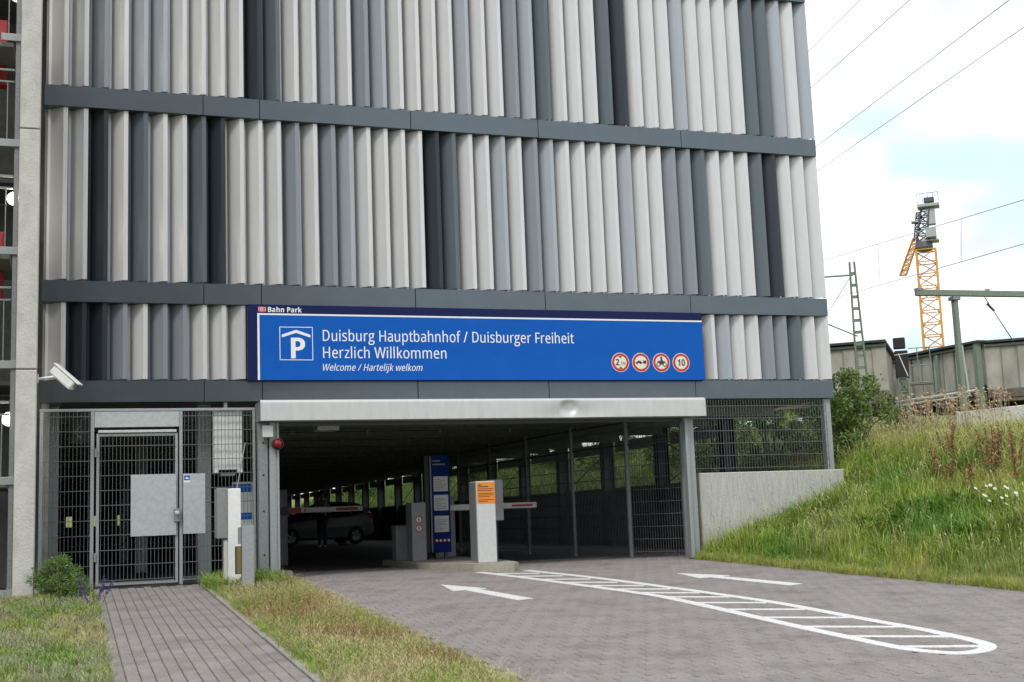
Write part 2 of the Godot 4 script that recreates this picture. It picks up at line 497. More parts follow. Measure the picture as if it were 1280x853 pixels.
func flat_poly(called: String, polys: Array, lift: float) -> void:
	# thermoplastic road paint: thin polygons in plan, following the slope
	var mb := MB.new()
	for poly in polys:
		var P: PackedVector2Array = poly
		if Geometry2D.is_polygon_clockwise(P):
			P = P.duplicate(); P.reverse()
		var t := Geometry2D.triangulate_polygon(P)
		for i in range(0, t.size(), 3):
			var q := []
			for k in 3:
				var u := P[t[i + k]]
				q.append(Vector3(u.x, gy(u.y) + lift, u.y))
			var a: Vector3 = q[0]
			var b: Vector3 = q[1]
			var d: Vector3 = q[2]
			if (b - a).cross(d - a).y < 0: mb.tri(a, d, b)
			else: mb.tri(a, b, d)
		for i in P.size():
			var a2 := P[i]
			var b2 := P[(i + 1) % P.size()]
			mb.quad(Vector3(a2.x, gy(a2.y), a2.y), Vector3(b2.x, gy(b2.y), b2.y), Vector3(b2.x, gy(b2.y) + lift, b2.y), Vector3(a2.x, gy(a2.y) + lift, a2.y))
	struct(called, mb, M.marking)

func ribbon(pts: Array, w: float, closed := false) -> Array:
	# quads along a polyline in plan, mitred
	var L := []
	var R := []
	for i in pts.size():
		var p: Vector2 = pts[i]
		var a: Vector2 = pts[maxi(i - 1, 0)] if not closed else pts[(i - 1 + pts.size()) % pts.size()]
		var b: Vector2 = pts[mini(i + 1, pts.size() - 1)] if not closed else pts[(i + 1) % pts.size()]
		var d := (b - a).normalized()
		var nn := Vector2(-d.y, d.x)
		L.append(p + nn * w / 2); R.append(p - nn * w / 2)
	var out := PackedVector2Array()
	for q in L: out.append(q)
	R.reverse()
	for q in R: out.append(q)
	return [out]

func smooth_line(pts: Array, n: int) -> Array:
	var r := []
	for i in pts.size() - 1:
		var p0: Vector2 = pts[maxi(i - 1, 0)]
		var p1: Vector2 = pts[i]
		var p2: Vector2 = pts[i + 1]
		var p3: Vector2 = pts[mini(i + 2, pts.size() - 1)]
		for k in n:
			r.append(p1.cubic_interpolate(p2, p0, p3, float(k) / n))
	r.append(pts[pts.size() - 1])
	return r

func setting() -> void:
	# wide ground to the horizon
	var g := MB.new()
	g.quad(Vector3(-600, -1.6, 600), Vector3(600, -1.6, 600), Vector3(600, -1.6, -600), Vector3(-600, -1.6, -600))
	struct("ground", g, M.soil)
	# lawn beside the footpath and verge strip between path and driveway
	var lawn := func(x: float, z: float) -> float: return gy(z) - 0.012 + 0.02 * no.get_noise_2d(x * 60, z * 60)
	terrain("lawn", steps(-9.0, 0.27, 0.4), steps(-0.05, 26.0, 0.4), lawn, M.soil)
	terrain("verge", steps(1.78, 2.86, 0.3), steps(-0.3, 26.0, 0.4), lawn, M.soil)
	# grassy embankment, in front of and beside the car park
	var rows := steps(0.02, 26.0, 0.5)
	var mb := MB.new()
	var cols := 26
	for j in rows.size() - 1:
		for i in cols:
			var p := []
			for q in [[i, j + 1], [i + 1, j + 1], [i + 1, j], [i, j]]:
				var z: float = rows[q[1]]
				var f := float(q[0]) / cols
				var x := 9.05 + 0.13 * z + 9.0 * f if f < 1.0 else 30.0
				p.append(Vector3(x, emb(x, z), z))
			mb.quad(p[0], p[1], p[2], p[3])
	struct("embankment", mb, M.soil)
	terrain("embankment", steps(11.97, 18.0, 0.5) + [22.0, 30.0, 60.0, 400.0], [-400.0, -120.0] + steps(-66.0, 0.02, 1.5), emb, M.soil)
	terrain("railway_plateau", [30.0, 60.0, 400.0], steps(0.02, 26.0, 13.0) + [400.0], func(_x, z): return emb(40.0, minf(z, 26.0)), M.soil)
	# rising bank behind the car park
	terrain("rear_bank", [-60.0, -20.0, 0.0, 11.97], [-400.0, -90.0, -72.0, -64.0], func(_x, z): return clampf((-62.0 - z) * 0.35, -1.0, 3.2), M.soil)
	# block paving
	paving("footpath", 0.29, 1.655, 0.12, 15.0, 0.105, 0.205, 0.0, true, 7.6)
	paving("driveway", 2.95, 10.17, -2.2, 16.0, 0.19, 0.2, 0.05, false, 9.2)
	# paved apron below the embankment's foot continues as bedding only
	var fl := MB.new()
	fl.quad(Vector3(-0.4, -0.004, -2.2), Vector3(11.75, -0.004, -2.2), Vector3(11.75, -0.004, -60), Vector3(-0.4, -0.004, -60))
	fl.quad(Vector3(-0.4, -0.02, 0.0), Vector3(2.9, -0.02, 0.0), Vector3(2.9, -0.02, -2.2), Vector3(-0.4, -0.02, -2.2))
	fl.quad(Vector3(9.3, -0.016, -0.02), Vector3(11.75, -0.016, -0.02), Vector3(11.75, -0.016, -2.2), Vector3(9.3, -0.016, -2.2))
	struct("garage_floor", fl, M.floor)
	# edging stones
	for spec in [["footpath_edging", 1.665, 1.755, 0.15, 14.0, 0.012], ["driveway_edging", 2.865, 2.945, -0.2, 14.0, 0.018], ["footpath_edging", 0.215, 0.285, 0.15, 14.0, 0.004]]:
		var bed := MB.new()
		bed.quad(Vector3(spec[1], gy(spec[4]) - 0.03, spec[4]), Vector3(spec[2], gy(spec[4]) - 0.03, spec[4]), Vector3(spec[2], gy(spec[3]) - 0.03, spec[3]), Vector3(spec[1], gy(spec[3]) - 0.03, spec[3]))
		var root := struct(spec[0], bed, M.sand)
		var em := MB.new()
		em.cbox(Vector3(0, -0.05, 0), Vector3(spec[2] - spec[1] - 0.01, 0.1, 0.99), 0.008)
		var mesh := em.mesh()
		var z: float = spec[3] + 0.5
		while z < spec[4] - 0.4:
			var o := inst("edging_stone", mesh, M.kerb, root)
			o.transform = Transform3D(Basis(Vector3.RIGHT, atan(SLOPE) + rng.randf_range(-0.006, 0.006)) * Basis(Vector3.UP, rng.randf_range(-0.006, 0.006)), Vector3((spec[1] + spec[2]) / 2 + rng.randf_range(-0.004, 0.004), gy(z) + spec[5] + rng.randf_range(-0.006, 0.004), z))
			z += 1.0
	# painted traffic island: outline and bars
	var left := [Vector2(5.50, 0.62), Vector2(5.82, 2.14), Vector2(6.08, 3.6), Vector2(6.26, 4.8), Vector2(6.27, 5.7), Vector2(6.24, 6.7), Vector2(6.20, 7.9), Vector2(6.19, 8.9)]
	var tip := [Vector2(6.21, 9.45), Vector2(6.36, 9.78), Vector2(6.58, 9.82), Vector2(6.82, 9.66), Vector2(6.94, 9.36)]
	var right := [Vector2(7.01, 8.6), Vector2(7.01, 7.9), Vector2(7.02, 7.1), Vector2(7.03, 6.2), Vector2(6.94, 5.2), Vector2(6.76, 3.75), Vector2(6.52, 2.2), Vector2(6.18, 0.75)]
	var polys := []
	polys += ribbon(smooth_line(left + tip + right, 4), 0.13)
	flat_poly("island_marking", polys, 0.006)
	polys = []
	for b in [[5.66, 1.0, 6.16, 1.28], [5.74, 1.55, 6.28, 1.86], [5.84, 2.14, 6.42, 2.50], [5.95, 2.72, 6.53, 3.12], [6.05, 3.30, 6.63, 3.70], [6.14, 3.85, 6.72, 4.24], [6.22, 4.40, 6.80, 4.82], [6.29, 5.0, 6.88, 5.38], [6.30, 5.68, 6.93, 6.08], [6.28, 6.38, 6.95, 6.80], [6.26, 7.14, 6.95, 7.58], [6.23, 7.90, 6.95, 8.36], [6.22, 8.62, 6.93, 9.06], [6.27, 9.34, 6.80, 9.62]]:
		polys += ribbon([Vector2(b[0] - 0.02, b[1]), Vector2(b[2] + 0.02, b[3])], 0.10)
	flat_poly("island_hatching", polys, 0.0045)
	flat_poly("lane_arrow", [PackedVector2Array([Vector2(4.50, 2.15), Vector2(4.86, 2.95), Vector2(4.74, 2.97), Vector2(4.95, 4.38), Vector2(4.74, 4.42), Vector2(4.56, 2.99), Vector2(4.40, 3.02)])], 0.006)
	flat_poly("lane_arrow", [PackedVector2Array([Vector2(7.74, 2.42), Vector2(8.18, 3.10), Vector2(8.02, 3.13), Vector2(8.35, 4.56), Vector2(8.12, 4.64), Vector2(7.83, 3.18), Vector2(7.66, 3.22)])], 0.006)

# ---------------------------------------------------------------- car park
const FIN_A := "LLNLMMLLLLDGLLMLNMLLLLMLLNMGLLLGDLLLMLLLLGGMLM"
const FIN_B := "LLDLGLLGDLLLNLNMLLLLDGLLMLNMLLLLMLLNNGLLLGDLLL"
const FIN_C := "LDDNLNNLLL...........................LMLLNNGLL"

func fin_mesh(h: float) -> ArrayMesh:
	# folded sheet: rear flange, slanting web, front flange with a return lip
	var prof := [Vector2(0.0, -0.195), Vector2(0.036, -0.195), Vector2(0.205, -0.036), Vector2(0.264, -0.036), Vector2(0.266, -0.039), Vector2(0.266, -0.115), Vector2(0.262, -0.115), Vector2(0.262, -0.041), Vector2(0.204, -0.041), Vector2(0.034, -0.200), Vector2(0.0, -0.200)]
	var mb := MB.new()
	var P := PackedVector2Array()
	for p in prof: P.append(p)
	# prism draws along z: turn so that the profile lies in plan (x, z) and the sheet stands up
	mb.prism(P, 0.0, h, Transform3D(Basis(Vector3(1, 0, 0), Vector3(0, 0, 1), Vector3(0, 1, 0)), Vector3.ZERO))
	return mb.mesh()

func garage() -> void:
	var t := thing("parking_garage", "multi-storey car park clad in upright grey louvres in three tones", "building")
	# fascia bands, cut into panels with open joints
	var xs := [-0.416, 1.744, 2.554, 4.846, 6.932, 9.455, 12.035]
	for yb in [2.505, 3.895, 6.675, 9.455]:
		for i in 6:
			var mb := MB.new()
			mb.cspan(xs[i] + (0.0 if i == 0 else 0.004), xs[i + 1] - (0.0 if i == 5 else 0.004), yb, yb + 0.296, -0.20, 0.0, 0.003)
			obj("fascia_panel", mb, M.fascia, t)
		var sb := MB.new()
		sb.cspan(11.835, 12.035, yb, yb + 0.296, -60.0, -0.206, 0.003)
		obj("side_fascia", sb, M.fascia, t)
	var rows := [[FIN_A, 7.0, 9.45], [FIN_B, 4.22, 6.67], [FIN_C, 2.83, 3.89]]
	for r in rows:
		var m := fin_mesh(r[2] - r[1])
		var s: String = r[0]
		for k in 46:
			if s[k] == ".": continue
			var o := inst("louvre_fin", m, M.fin["LMNGD".find(s[k])], t)
			o.position = Vector3(-0.10 + 0.27 * (k - 1) + 0.004, r[1], 0.0)
			o.rotation.y = rng.randf_range(-0.006, 0.006)
	var core := MB.new()
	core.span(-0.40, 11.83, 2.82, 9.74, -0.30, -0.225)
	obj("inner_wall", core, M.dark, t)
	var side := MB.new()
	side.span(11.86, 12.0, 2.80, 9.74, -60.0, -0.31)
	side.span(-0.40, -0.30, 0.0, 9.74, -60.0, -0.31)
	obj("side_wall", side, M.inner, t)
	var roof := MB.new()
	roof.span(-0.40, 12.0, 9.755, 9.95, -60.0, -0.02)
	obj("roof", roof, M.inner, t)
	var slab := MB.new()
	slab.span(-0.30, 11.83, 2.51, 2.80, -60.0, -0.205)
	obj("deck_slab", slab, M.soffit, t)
	# cross beams under the deck
	for i in 26:
		var z := -1.15 - 2.2 * i
		var b := MB.new()
		b.span(-0.30, 11.55, 2.30, 2.315, z - 0.14, z + 0.14)
		b.span(-0.30, 11.55, 2.315, 2.505, z - 0.012, z + 0.012)
		obj("ceiling_beam", b, M.soffit, t)
		if i < 6:
			for k in 8:
				var bb := MB.new()
				bb.tube(Vector3(0.9 + 1.3 * k, 2.298, z + 0.09), Vector3(0.9 + 1.3 * k, 2.25, z + 0.09), 0.022, 0.016, 6)
				obj("bolt", bb, M.galv, t)
	# side parapet, columns and edge beam towards the embankment
	var low := MB.new()
	low.span(11.76, 11.96, -0.02, 1.30, -60.0, -0.26)
	obj("parapet_wall", low, M.inner, t)
	for i in 20:
		var z := -3.2 - 2.85 * i
		var cmb := MB.new()
		cmb.span(11.60, 11.86, 0.0, 2.505, z - 0.012, z + 0.012)
		cmb.span(11.60, 11.62, 0.0, 2.505, z - 0.12, z + 0.12)
		cmb.span(11.84, 11.86, 1.305, 2.505, z - 0.12, z + 0.12)
		obj("steel_column", cmb, M.steel_dark, t)
		if i > 0:
			var eb := MB.new()
			eb.cspan(11.87, 11.95, 2.12, 2.36, z + 0.16, z + 2.69, 0.006)
			obj("edge_beam", eb, M.white, t)
		if i % 2 == 1:
			var br := MB.new()
			br.tube(Vector3(11.8, 1.32, z + 0.15), Vector3(11.8, 2.14, z + 2.65), 0.012, 0.012, 6)
			br.tube(Vector3(11.8, 2.14, z + 0.15), Vector3(11.8, 1.32, z + 2.65), 0.012, 0.012, 6)
			obj("bracing", br, M.steel_dark, t)
	for p in [[-0.24, -0.6, 0.13], [1.79, -0.6, 0.18], [1.2, -6.0, 0.2], [1.2, -14.0, 0.2], [4.2, -30.0, 0.22]]:
		var cmb := MB.new()
		var w: float = p[2]
		cmb.span(p[0] - w / 2, p[0] + w / 2, -0.01, 2.51, p[1] + w / 2 - 0.015, p[1] + w / 2)
		cmb.span(p[0] - w / 2, p[0] + w / 2, -0.01, 2.51, p[1] - w / 2, p[1] - w / 2 + 0.015)
		cmb.span(p[0] - 0.008, p[0] + 0.008, -0.01, 2.51, p[1] - w / 2 + 0.016, p[1] + w / 2 - 0.016)
		obj("steel_column", cmb, M.galv, t)
	# corner post standing on the retaining wall
	var cp := MB.new()
	cp.cspan(11.86, 11.99, 1.32, 2.504, -0.19, -0.06, 0.006)
	obj("corner_post", cp, M.galv, t)
	# rear end: low wall and posts
	var back := MB.new()
	back.span(-0.30, 11.75, -0.02, 1.05, -60.0, -59.8)
	back.span(-0.30, 11.75, 1.65, 2.505, -60.0, -59.8)
	for i in 9:
		back.span(0.05 + 1.4 * i, 1.15 + 1.4 * i, 1.051, 1.649, -59.98, -59.82)
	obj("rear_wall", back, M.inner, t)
	# flat ceiling luminaire behind the shutter box
	var lu := MB.new()
	lu.cspan(3.62, 3.97, 2.20, 2.29, -1.95, -1.55, 0.01)
	obj("luminaire", lu, M.white, t)

	# concrete wall between the gateway and the embankment
	var w2 := thing("retaining_wall", "stained concrete retaining wall running into the grass bank", "wall")
	var wm := MB.new()
	wm.cspan(9.43, 12.12, -0.10, 1.318, -0.22, 0.0, 0.012)
	obj("wall_body", wm, M.wall, w2)

func wire_panel(parent: Node, a: Vector3, b: Vector3, y0: float, y1: float, step := 0.05, called := "wire_mesh") -> void:
	# double-rod welded mesh between two plan points
	var mb := MB.new()
	var d := b - a
	var L := Vector2(d.x, d.z).length()
	var u := Vector3(d.x, 0, d.z).normalized()
	var nn := Vector3(-u.z, 0, u.x)
	var bas := Basis(u, Vector3.UP, nn)
	var k := int(L / step)
	for i in k + 1:
		var p := a + u * (L - k * step) * 0.5 + u * step * i
		mb.box(Vector3(p.x, (y0 + y1) / 2, p.z), Vector3(0.006, y1 - y0, 0.006), bas)
	var y := y0 + 0.04
	while y < y1:
		for s in [-1.0, 1.0]:
			var q: Vector3 = (a + b) * 0.5 + nn * 0.0075 * s
			mb.box(Vector3(q.x, y, q.z), Vector3(L, 0.009, 0.008), bas)
		y += 0.2
	obj(called, mb, M.wire, parent)

func bar(parent: Node, called: String, x0: float, x1: float, y0: float, y1: float, z0: float, z1: float, mat: Material, r := 0.004) -> MeshInstance3D:
	var mb := MB.new()
	mb.cspan(x0, x1, y0, y1, z0, z1, r)
	return obj(called, mb, mat, parent)

func gate_and_fence() -> void:
	var f := thing("mesh_fence", "galvanised rod mesh fence around the pedestrian gate", "fence")
	bar(f, "post", -0.415, -0.365, 0.0, 2.37, 0.02, 0.07, M.galv)
	bar(f, "post", 0.232, 0.281, 0.0, 2.37, 0.02, 0.07, M.galv)
	bar(f, "post", 1.398, 1.443, 0.0, 2.37, 0.02, 0.07, M.galv)
	bar(f, "post", 2.40, 2.44, 0.0, 2.37, 0.02, 0.07, M.galv)
	bar(f, "top_rail", -0.42, 2.44, 2.372, 2.41, 0.02, 0.07, M.galv)
	bar(f, "bottom_rail", -0.364, 0.231, 0.05, 0.085, 0.03, 0.06, M.galv)
	bar(f, "bottom_rail", 1.444, 2.399, 0.05, 0.085, 0.03, 0.06, M.galv)
	wire_panel(f, Vector3(-0.36, 0, 0.08), Vector3(0.23, 0, 0.08), 0.06, 2.36)
	wire_panel(f, Vector3(1.445, 0, 0.08), Vector3(2.395, 0, 0.08), 0.06, 2.36)
	bar(f, "lintel_plate", 0.283, 1.396, 2.155, 2.369, 0.03, 0.065, M.plate)
	bar(f, "lock_side_plate", 1.446, 1.742, 0.68, 1.50, 0.094, 0.10, M.plate, 0.001)
	var g := thing("pedestrian_gate", "closed mesh gate with sheet metal lock guard at the end of the footpath", "gate", Vector3(0.31, 0.0, 0.05))
	var w := 1.07
	bar(g, "frame_stile", 0.0, 0.04, 0.03, 2.07, -0.02, 0.02, M.galv)
	bar(g, "frame_stile", w - 0.04, w, 0.03, 2.07, -0.02, 0.02, M.galv)
	bar(g, "frame_rail", 0.041, w - 0.041, 2.03, 2.07, -0.02, 0.02, M.galv)
	bar(g, "frame_rail", 0.041, w - 0.041, 0.03, 0.075, -0.02, 0.02, M.galv)
	bar(g, "door_closer", 0.02, w - 0.02, 2.078, 2.115, 0.0, 0.045, M.alu)
	wire_panel(g, Vector3(0.04, 0, 0.028), Vector3(w - 0.04, 0, 0.028), 0.06, 2.04)
	bar(g, "lock_guard_plate", 0.446, 1.045, 0.672, 1.503, 0.043, 0.049, M.plate, 0.001)
	var lk := bar(g, "lock", w - 0.06, w + 0.03, 0.85, 1.03, 0.05, 0.075, M.galv_dull)
	var kn := MB.new()
	kn.lathe([Vector2(0, 0), Vector2(0.012, 0), Vector2(0.012, 0.03), Vector2(0.028, 0.034), Vector2(0.03, 0.05), Vector2(0.02, 0.062), Vector2(0, 0.064)], 14, Transform3D(Basis(Vector3.RIGHT, PI / 2), Vector3(w - 0.02, 0.97, 0.075)))
	obj("knob", kn, M.alu, lk)
	for y in [0.35, 1.75]:
		bar(g, "hinge", -0.026, 0.01, y, y + 0.12, 0.021, 0.045, M.galv_dull)
	var s := thing("notice_sticker", "small blue sticker with a white camera symbol on the lock plate", "sticker", Vector3(1.497, 1.43, 0.1))
	bar(s, "backing", -0.043, 0.043, -0.052, 0.052, 0.001, 0.003, M.white, 0.0005)
	bar(s, "blue_field", -0.038, 0.038, -0.02, 0.047, 0.0035, 0.005, M.blue, 0.0004)
	var ic := MB.new()
	ic.prism(PackedVector2Array([Vector2(-0.026, 0.012), Vector2(-0.004, 0.026), Vector2(0.028, 0.006), Vector2(0.02, -0.004), Vector2(-0.012, -0.002)]), 0.0055, 0.0065)
	obj("camera_symbol", ic, M.white_text, s)
	# bank mesh above the retaining wall
	var f2 := thing("mesh_fence", "rod mesh infill above the concrete wall beside the gateway", "fence")
	bar(f2, "post", 9.31, 9.35, 1.32, 2.49, -0.04, 0.0, M.galv)
	wire_panel(f2, Vector3(9.36, 0, -0.01), Vector3(11.86, 0, -0.01), 1.345, 2.49)
	# mesh wall inside the entrance
	var f3 := thing("mesh_fence", "dark rod mesh partition leading back inside the garage entrance", "fence")
	var pts := [Vector3(9.22, 0, -0.14), Vector3(8.69, 0, -1.12), Vector3(8.44, 0, -2.94), Vector3(8.38, 0, -5.16), Vector3(8.36, 0, -7.4), Vector3(8.36, 0, -9.7)]
	for i in pts.size():
		var p: Vector3 = pts[i]
		bar(f3, "post", p.x - 0.03, p.x + 0.03, 0.0, 2.28, p.z - 0.03, p.z + 0.03, M.galv_dull)
		if i < pts.size() - 1:
			var q: Vector3 = pts[i + 1]
			var u := (q - p).normalized()
			wire_panel(f3, p + u * 0.05, q - u * 0.05, 0.06, 2.2)
			for y in [2.22, 1.85]:
				var rl := MB.new()
				rl.tube(p + Vector3(0, y, 0), q + Vector3(0, y, 0), 0.014, 0.014, 6)
				obj("rail", rl, M.steel_dark, f3)

func shutter() -> void:
	var t := thing("roller_shutter", "pale roller shutter housing with a dent over the vehicle entrance", "shutter")
	# housing: front sheet pressed in at one place
	var mb := MB.new()
	var x0 := 2.455
	var x1 := 9.35
	var y0 := 2.19
	var y1 := 2.478
	var nx := 260
	var ny := 14
	var pt := func(i: int, j: int) -> Vector3:
		var x := lerpf(x0, x1, float(i) / nx)
		var y := lerpf(y0, y1, float(j) / ny)
		var z := 0.5
		var fy := (y - y0) / (y1 - y0)
		if fy > 0.9: z -= pow((fy - 0.9) / 0.1, 2.0) * 0.03
		var d := Vector2((x - 7.06) / 0.125, (y - 2.34) / 0.115)
		z -= 0.055 * exp(-pow(d.length(), 4.0))
		var d2 := Vector2((x - 6.95) / 0.42, (y - 2.20) / 0.14)
		z -= 0.028 * exp(-d2.length_squared())
		var d3 := Vector2((x - 7.3) / 0.35, (y - 2.30) / 0.13)
		z -= 0.012 * exp(-d3.length_squared())
		return Vector3(x, y, z + 0.0025 * sin(x * 1.7))
	var nrm := func(i: int, j: int) -> Vector3:
		var a: Vector3 = pt.call(mini(i + 1, nx), j) - pt.call(maxi(i - 1, 0), j)
		var b: Vector3 = pt.call(i, mini(j + 1, ny)) - pt.call(i, maxi(j - 1, 0))
		return a.cross(b).normalized()
	for i in nx:
		for j in ny:
			mb.quad_n(pt.call(i, j), pt.call(i + 1, j), pt.call(i + 1, j + 1), pt.call(i, j + 1), nrm.call(i, j), nrm.call(i + 1, j), nrm.call(i + 1, j + 1), nrm.call(i, j + 1))
	for i in nx:
		var a: Vector3 = pt.call(i, 0)
		var b: Vector3 = pt.call(i + 1, 0)
		mb.quad(Vector3(a.x, a.y, 0.02), Vector3(b.x, b.y, 0.02), b, a)
		var c2: Vector3 = pt.call(i, ny)
		var d4: Vector3 = pt.call(i + 1, ny)
		mb.quad(c2, d4, Vector3(d4.x, d4.y, 0.02), Vector3(c2.x, c2.y, 0.02))
	obj("housing", mb, M.alu, t)
	for x in [x0, x1]:
		var s: float = -1.0 if x == x0 else 1.0
		var cap := MB.new()
		cap.cspan(x + s * 0.001, x + s * 0.009, y0 - 0.004, y1 - 0.02, 0.02, 0.505, 0.002)
		obj("end_cap", cap, M.galv_dull, t)
	for x in [5.62, 8.2]:
		var sm := MB.new()
		sm.span(x, x + 0.012, y0 + 0.004, y1 - 0.03, 0.5, 0.5035)
		obj("sheet_joint", sm, M.alu, t)
	# rolled curtain edge just below the housing
	bar(t, "bottom_bar", 2.72, 9.16, 2.13, 2.186, 0.16, 0.21, M.steel_dark)
	# guide posts
	bar(t, "guide_post", 2.45, 2.585, 0.0, 2.18, 0.10, 0.26, M.galv_dull)
	var gr := bar(t, "guide_rail", 2.60, 2.72, 0.0, 2.18, 0.22, 0.30, M.galv)
	bar(gr, "rail_lip", 2.70, 2.73, 0.0, 2.18, 0.301, 0.33, M.galv)
	for y in [0.35, 0.95, 1.45, 1.90]:
		var bo := MB.new()
		bo.tube(Vector3(2.52, y, 0.258), Vector3(2.52, y, 0.272), 0.014, 0.012, 8)
		obj("bolt", bo, M.black, t)
	bar(t, "bracket", 2.495, 2.64, 1.965, 2.13, 0.302, 0.40, M.alu)
	bar(t, "guide_post", 9.16, 9.26, 0.0, 2.18, 0.02, 0.22, M.galv)
	bar(t, "guide_rail", 9.07, 9.13, 0.0, 2.18, 0.20, 0.30, M.galv)
	# red signal beside the opening
	var r := thing("traffic_light", "round red signal lamp on the guide post of the shutter", "signal lamp", Vector3(2.70, 1.87, 0.30))
	bar(r, "bracket", -0.04, 0.04, -0.03, 0.03, 0.031, 0.06, M.black)
	var hs := MB.new()
	hs.lathe([Vector2(0.0, 0.0), Vector2(0.075, 0.0), Vector2(0.082, 0.01), Vector2(0.082, 0.06), Vector2(0.07, 0.065), Vector2(0.07, 0.045), Vector2(0, 0.045)], 28, Transform3D(Basis(Vector3.RIGHT, PI / 2), Vector3(0, 0, 0.061)))
	obj("housing", hs, M.black, r)
	var ln := MB.new()
	ln.lathe([Vector2(0.066, 0.047), Vector2(0.06, 0.065), Vector2(0.045, 0.08), Vector2(0.022, 0.09), Vector2(0, 0.093)], 28, Transform3D(Basis(Vector3.RIGHT, PI / 2), Vector3(0, 0, 0.061)))
	obj("lens", ln, M.lens, r)

func text(parent: Node, called: String, s: String, x0: float, x1: float, yb: float, cap: float, z: float, mat: Material, bold := false, slant := 0.0) -> void:
	var fnt := SystemFont.new()
	fnt.font_names = PackedStringArray(["Droid Sans"])
	if bold: fnt.font_weight = 700
	var mk := func(q: String) -> TextMesh:
		var m := TextMesh.new()
		m.font = fnt
		m.font_size = 64
		m.pixel_size = 0.01
		m.depth = 0.01
		m.curve_step = 2.0
		m.horizontal_alignment = HORIZONTAL_ALIGNMENT_LEFT
		m.text = q
		return m
	var href: TextMesh = mk.call("H")
	var hb := href.get_aabb()
	var m2: TextMesh = mk.call(s)
	var ab := m2.get_aabb()
	var sy := cap / hb.size.y
	var sx := (x1 - x0) / ab.size.x
	var o := inst(called, m2, mat, parent)
	var sz := 0.4
	o.transform = Transform3D(Basis(Vector3(sx, 0, 0), Vector3(slant * sy, sy, 0), Vector3(0, 0, sz)), Vector3(x0 - ab.position.x * sx, yb - hb.position.y * sy, z))

func disc(parent: Node, called: String, p: Vector3, r: float, d: float, mat: Material, seg := 40) -> MeshInstance3D:
	var mb := MB.new()
	mb.lathe([Vector2(r, 0), Vector2(r, d * 0.7), Vector2(r - d * 0.3, d), Vector2(0, d)], seg, Transform3D(Basis(Vector3.RIGHT, PI / 2), p))
	return obj(called, mb, mat, parent)

func poly(parent: Node, called: String, pts: Array, p: Vector3, d: float, mat: Material) -> void:
	var P := PackedVector2Array()
	for q in pts: P.append(Vector2(q[0], q[1]))
	var mb := MB.new()
	mb.prism(P, 0.0, d, Transform3D(Basis.IDENTITY, p))
	obj(called, mb, mat, parent)

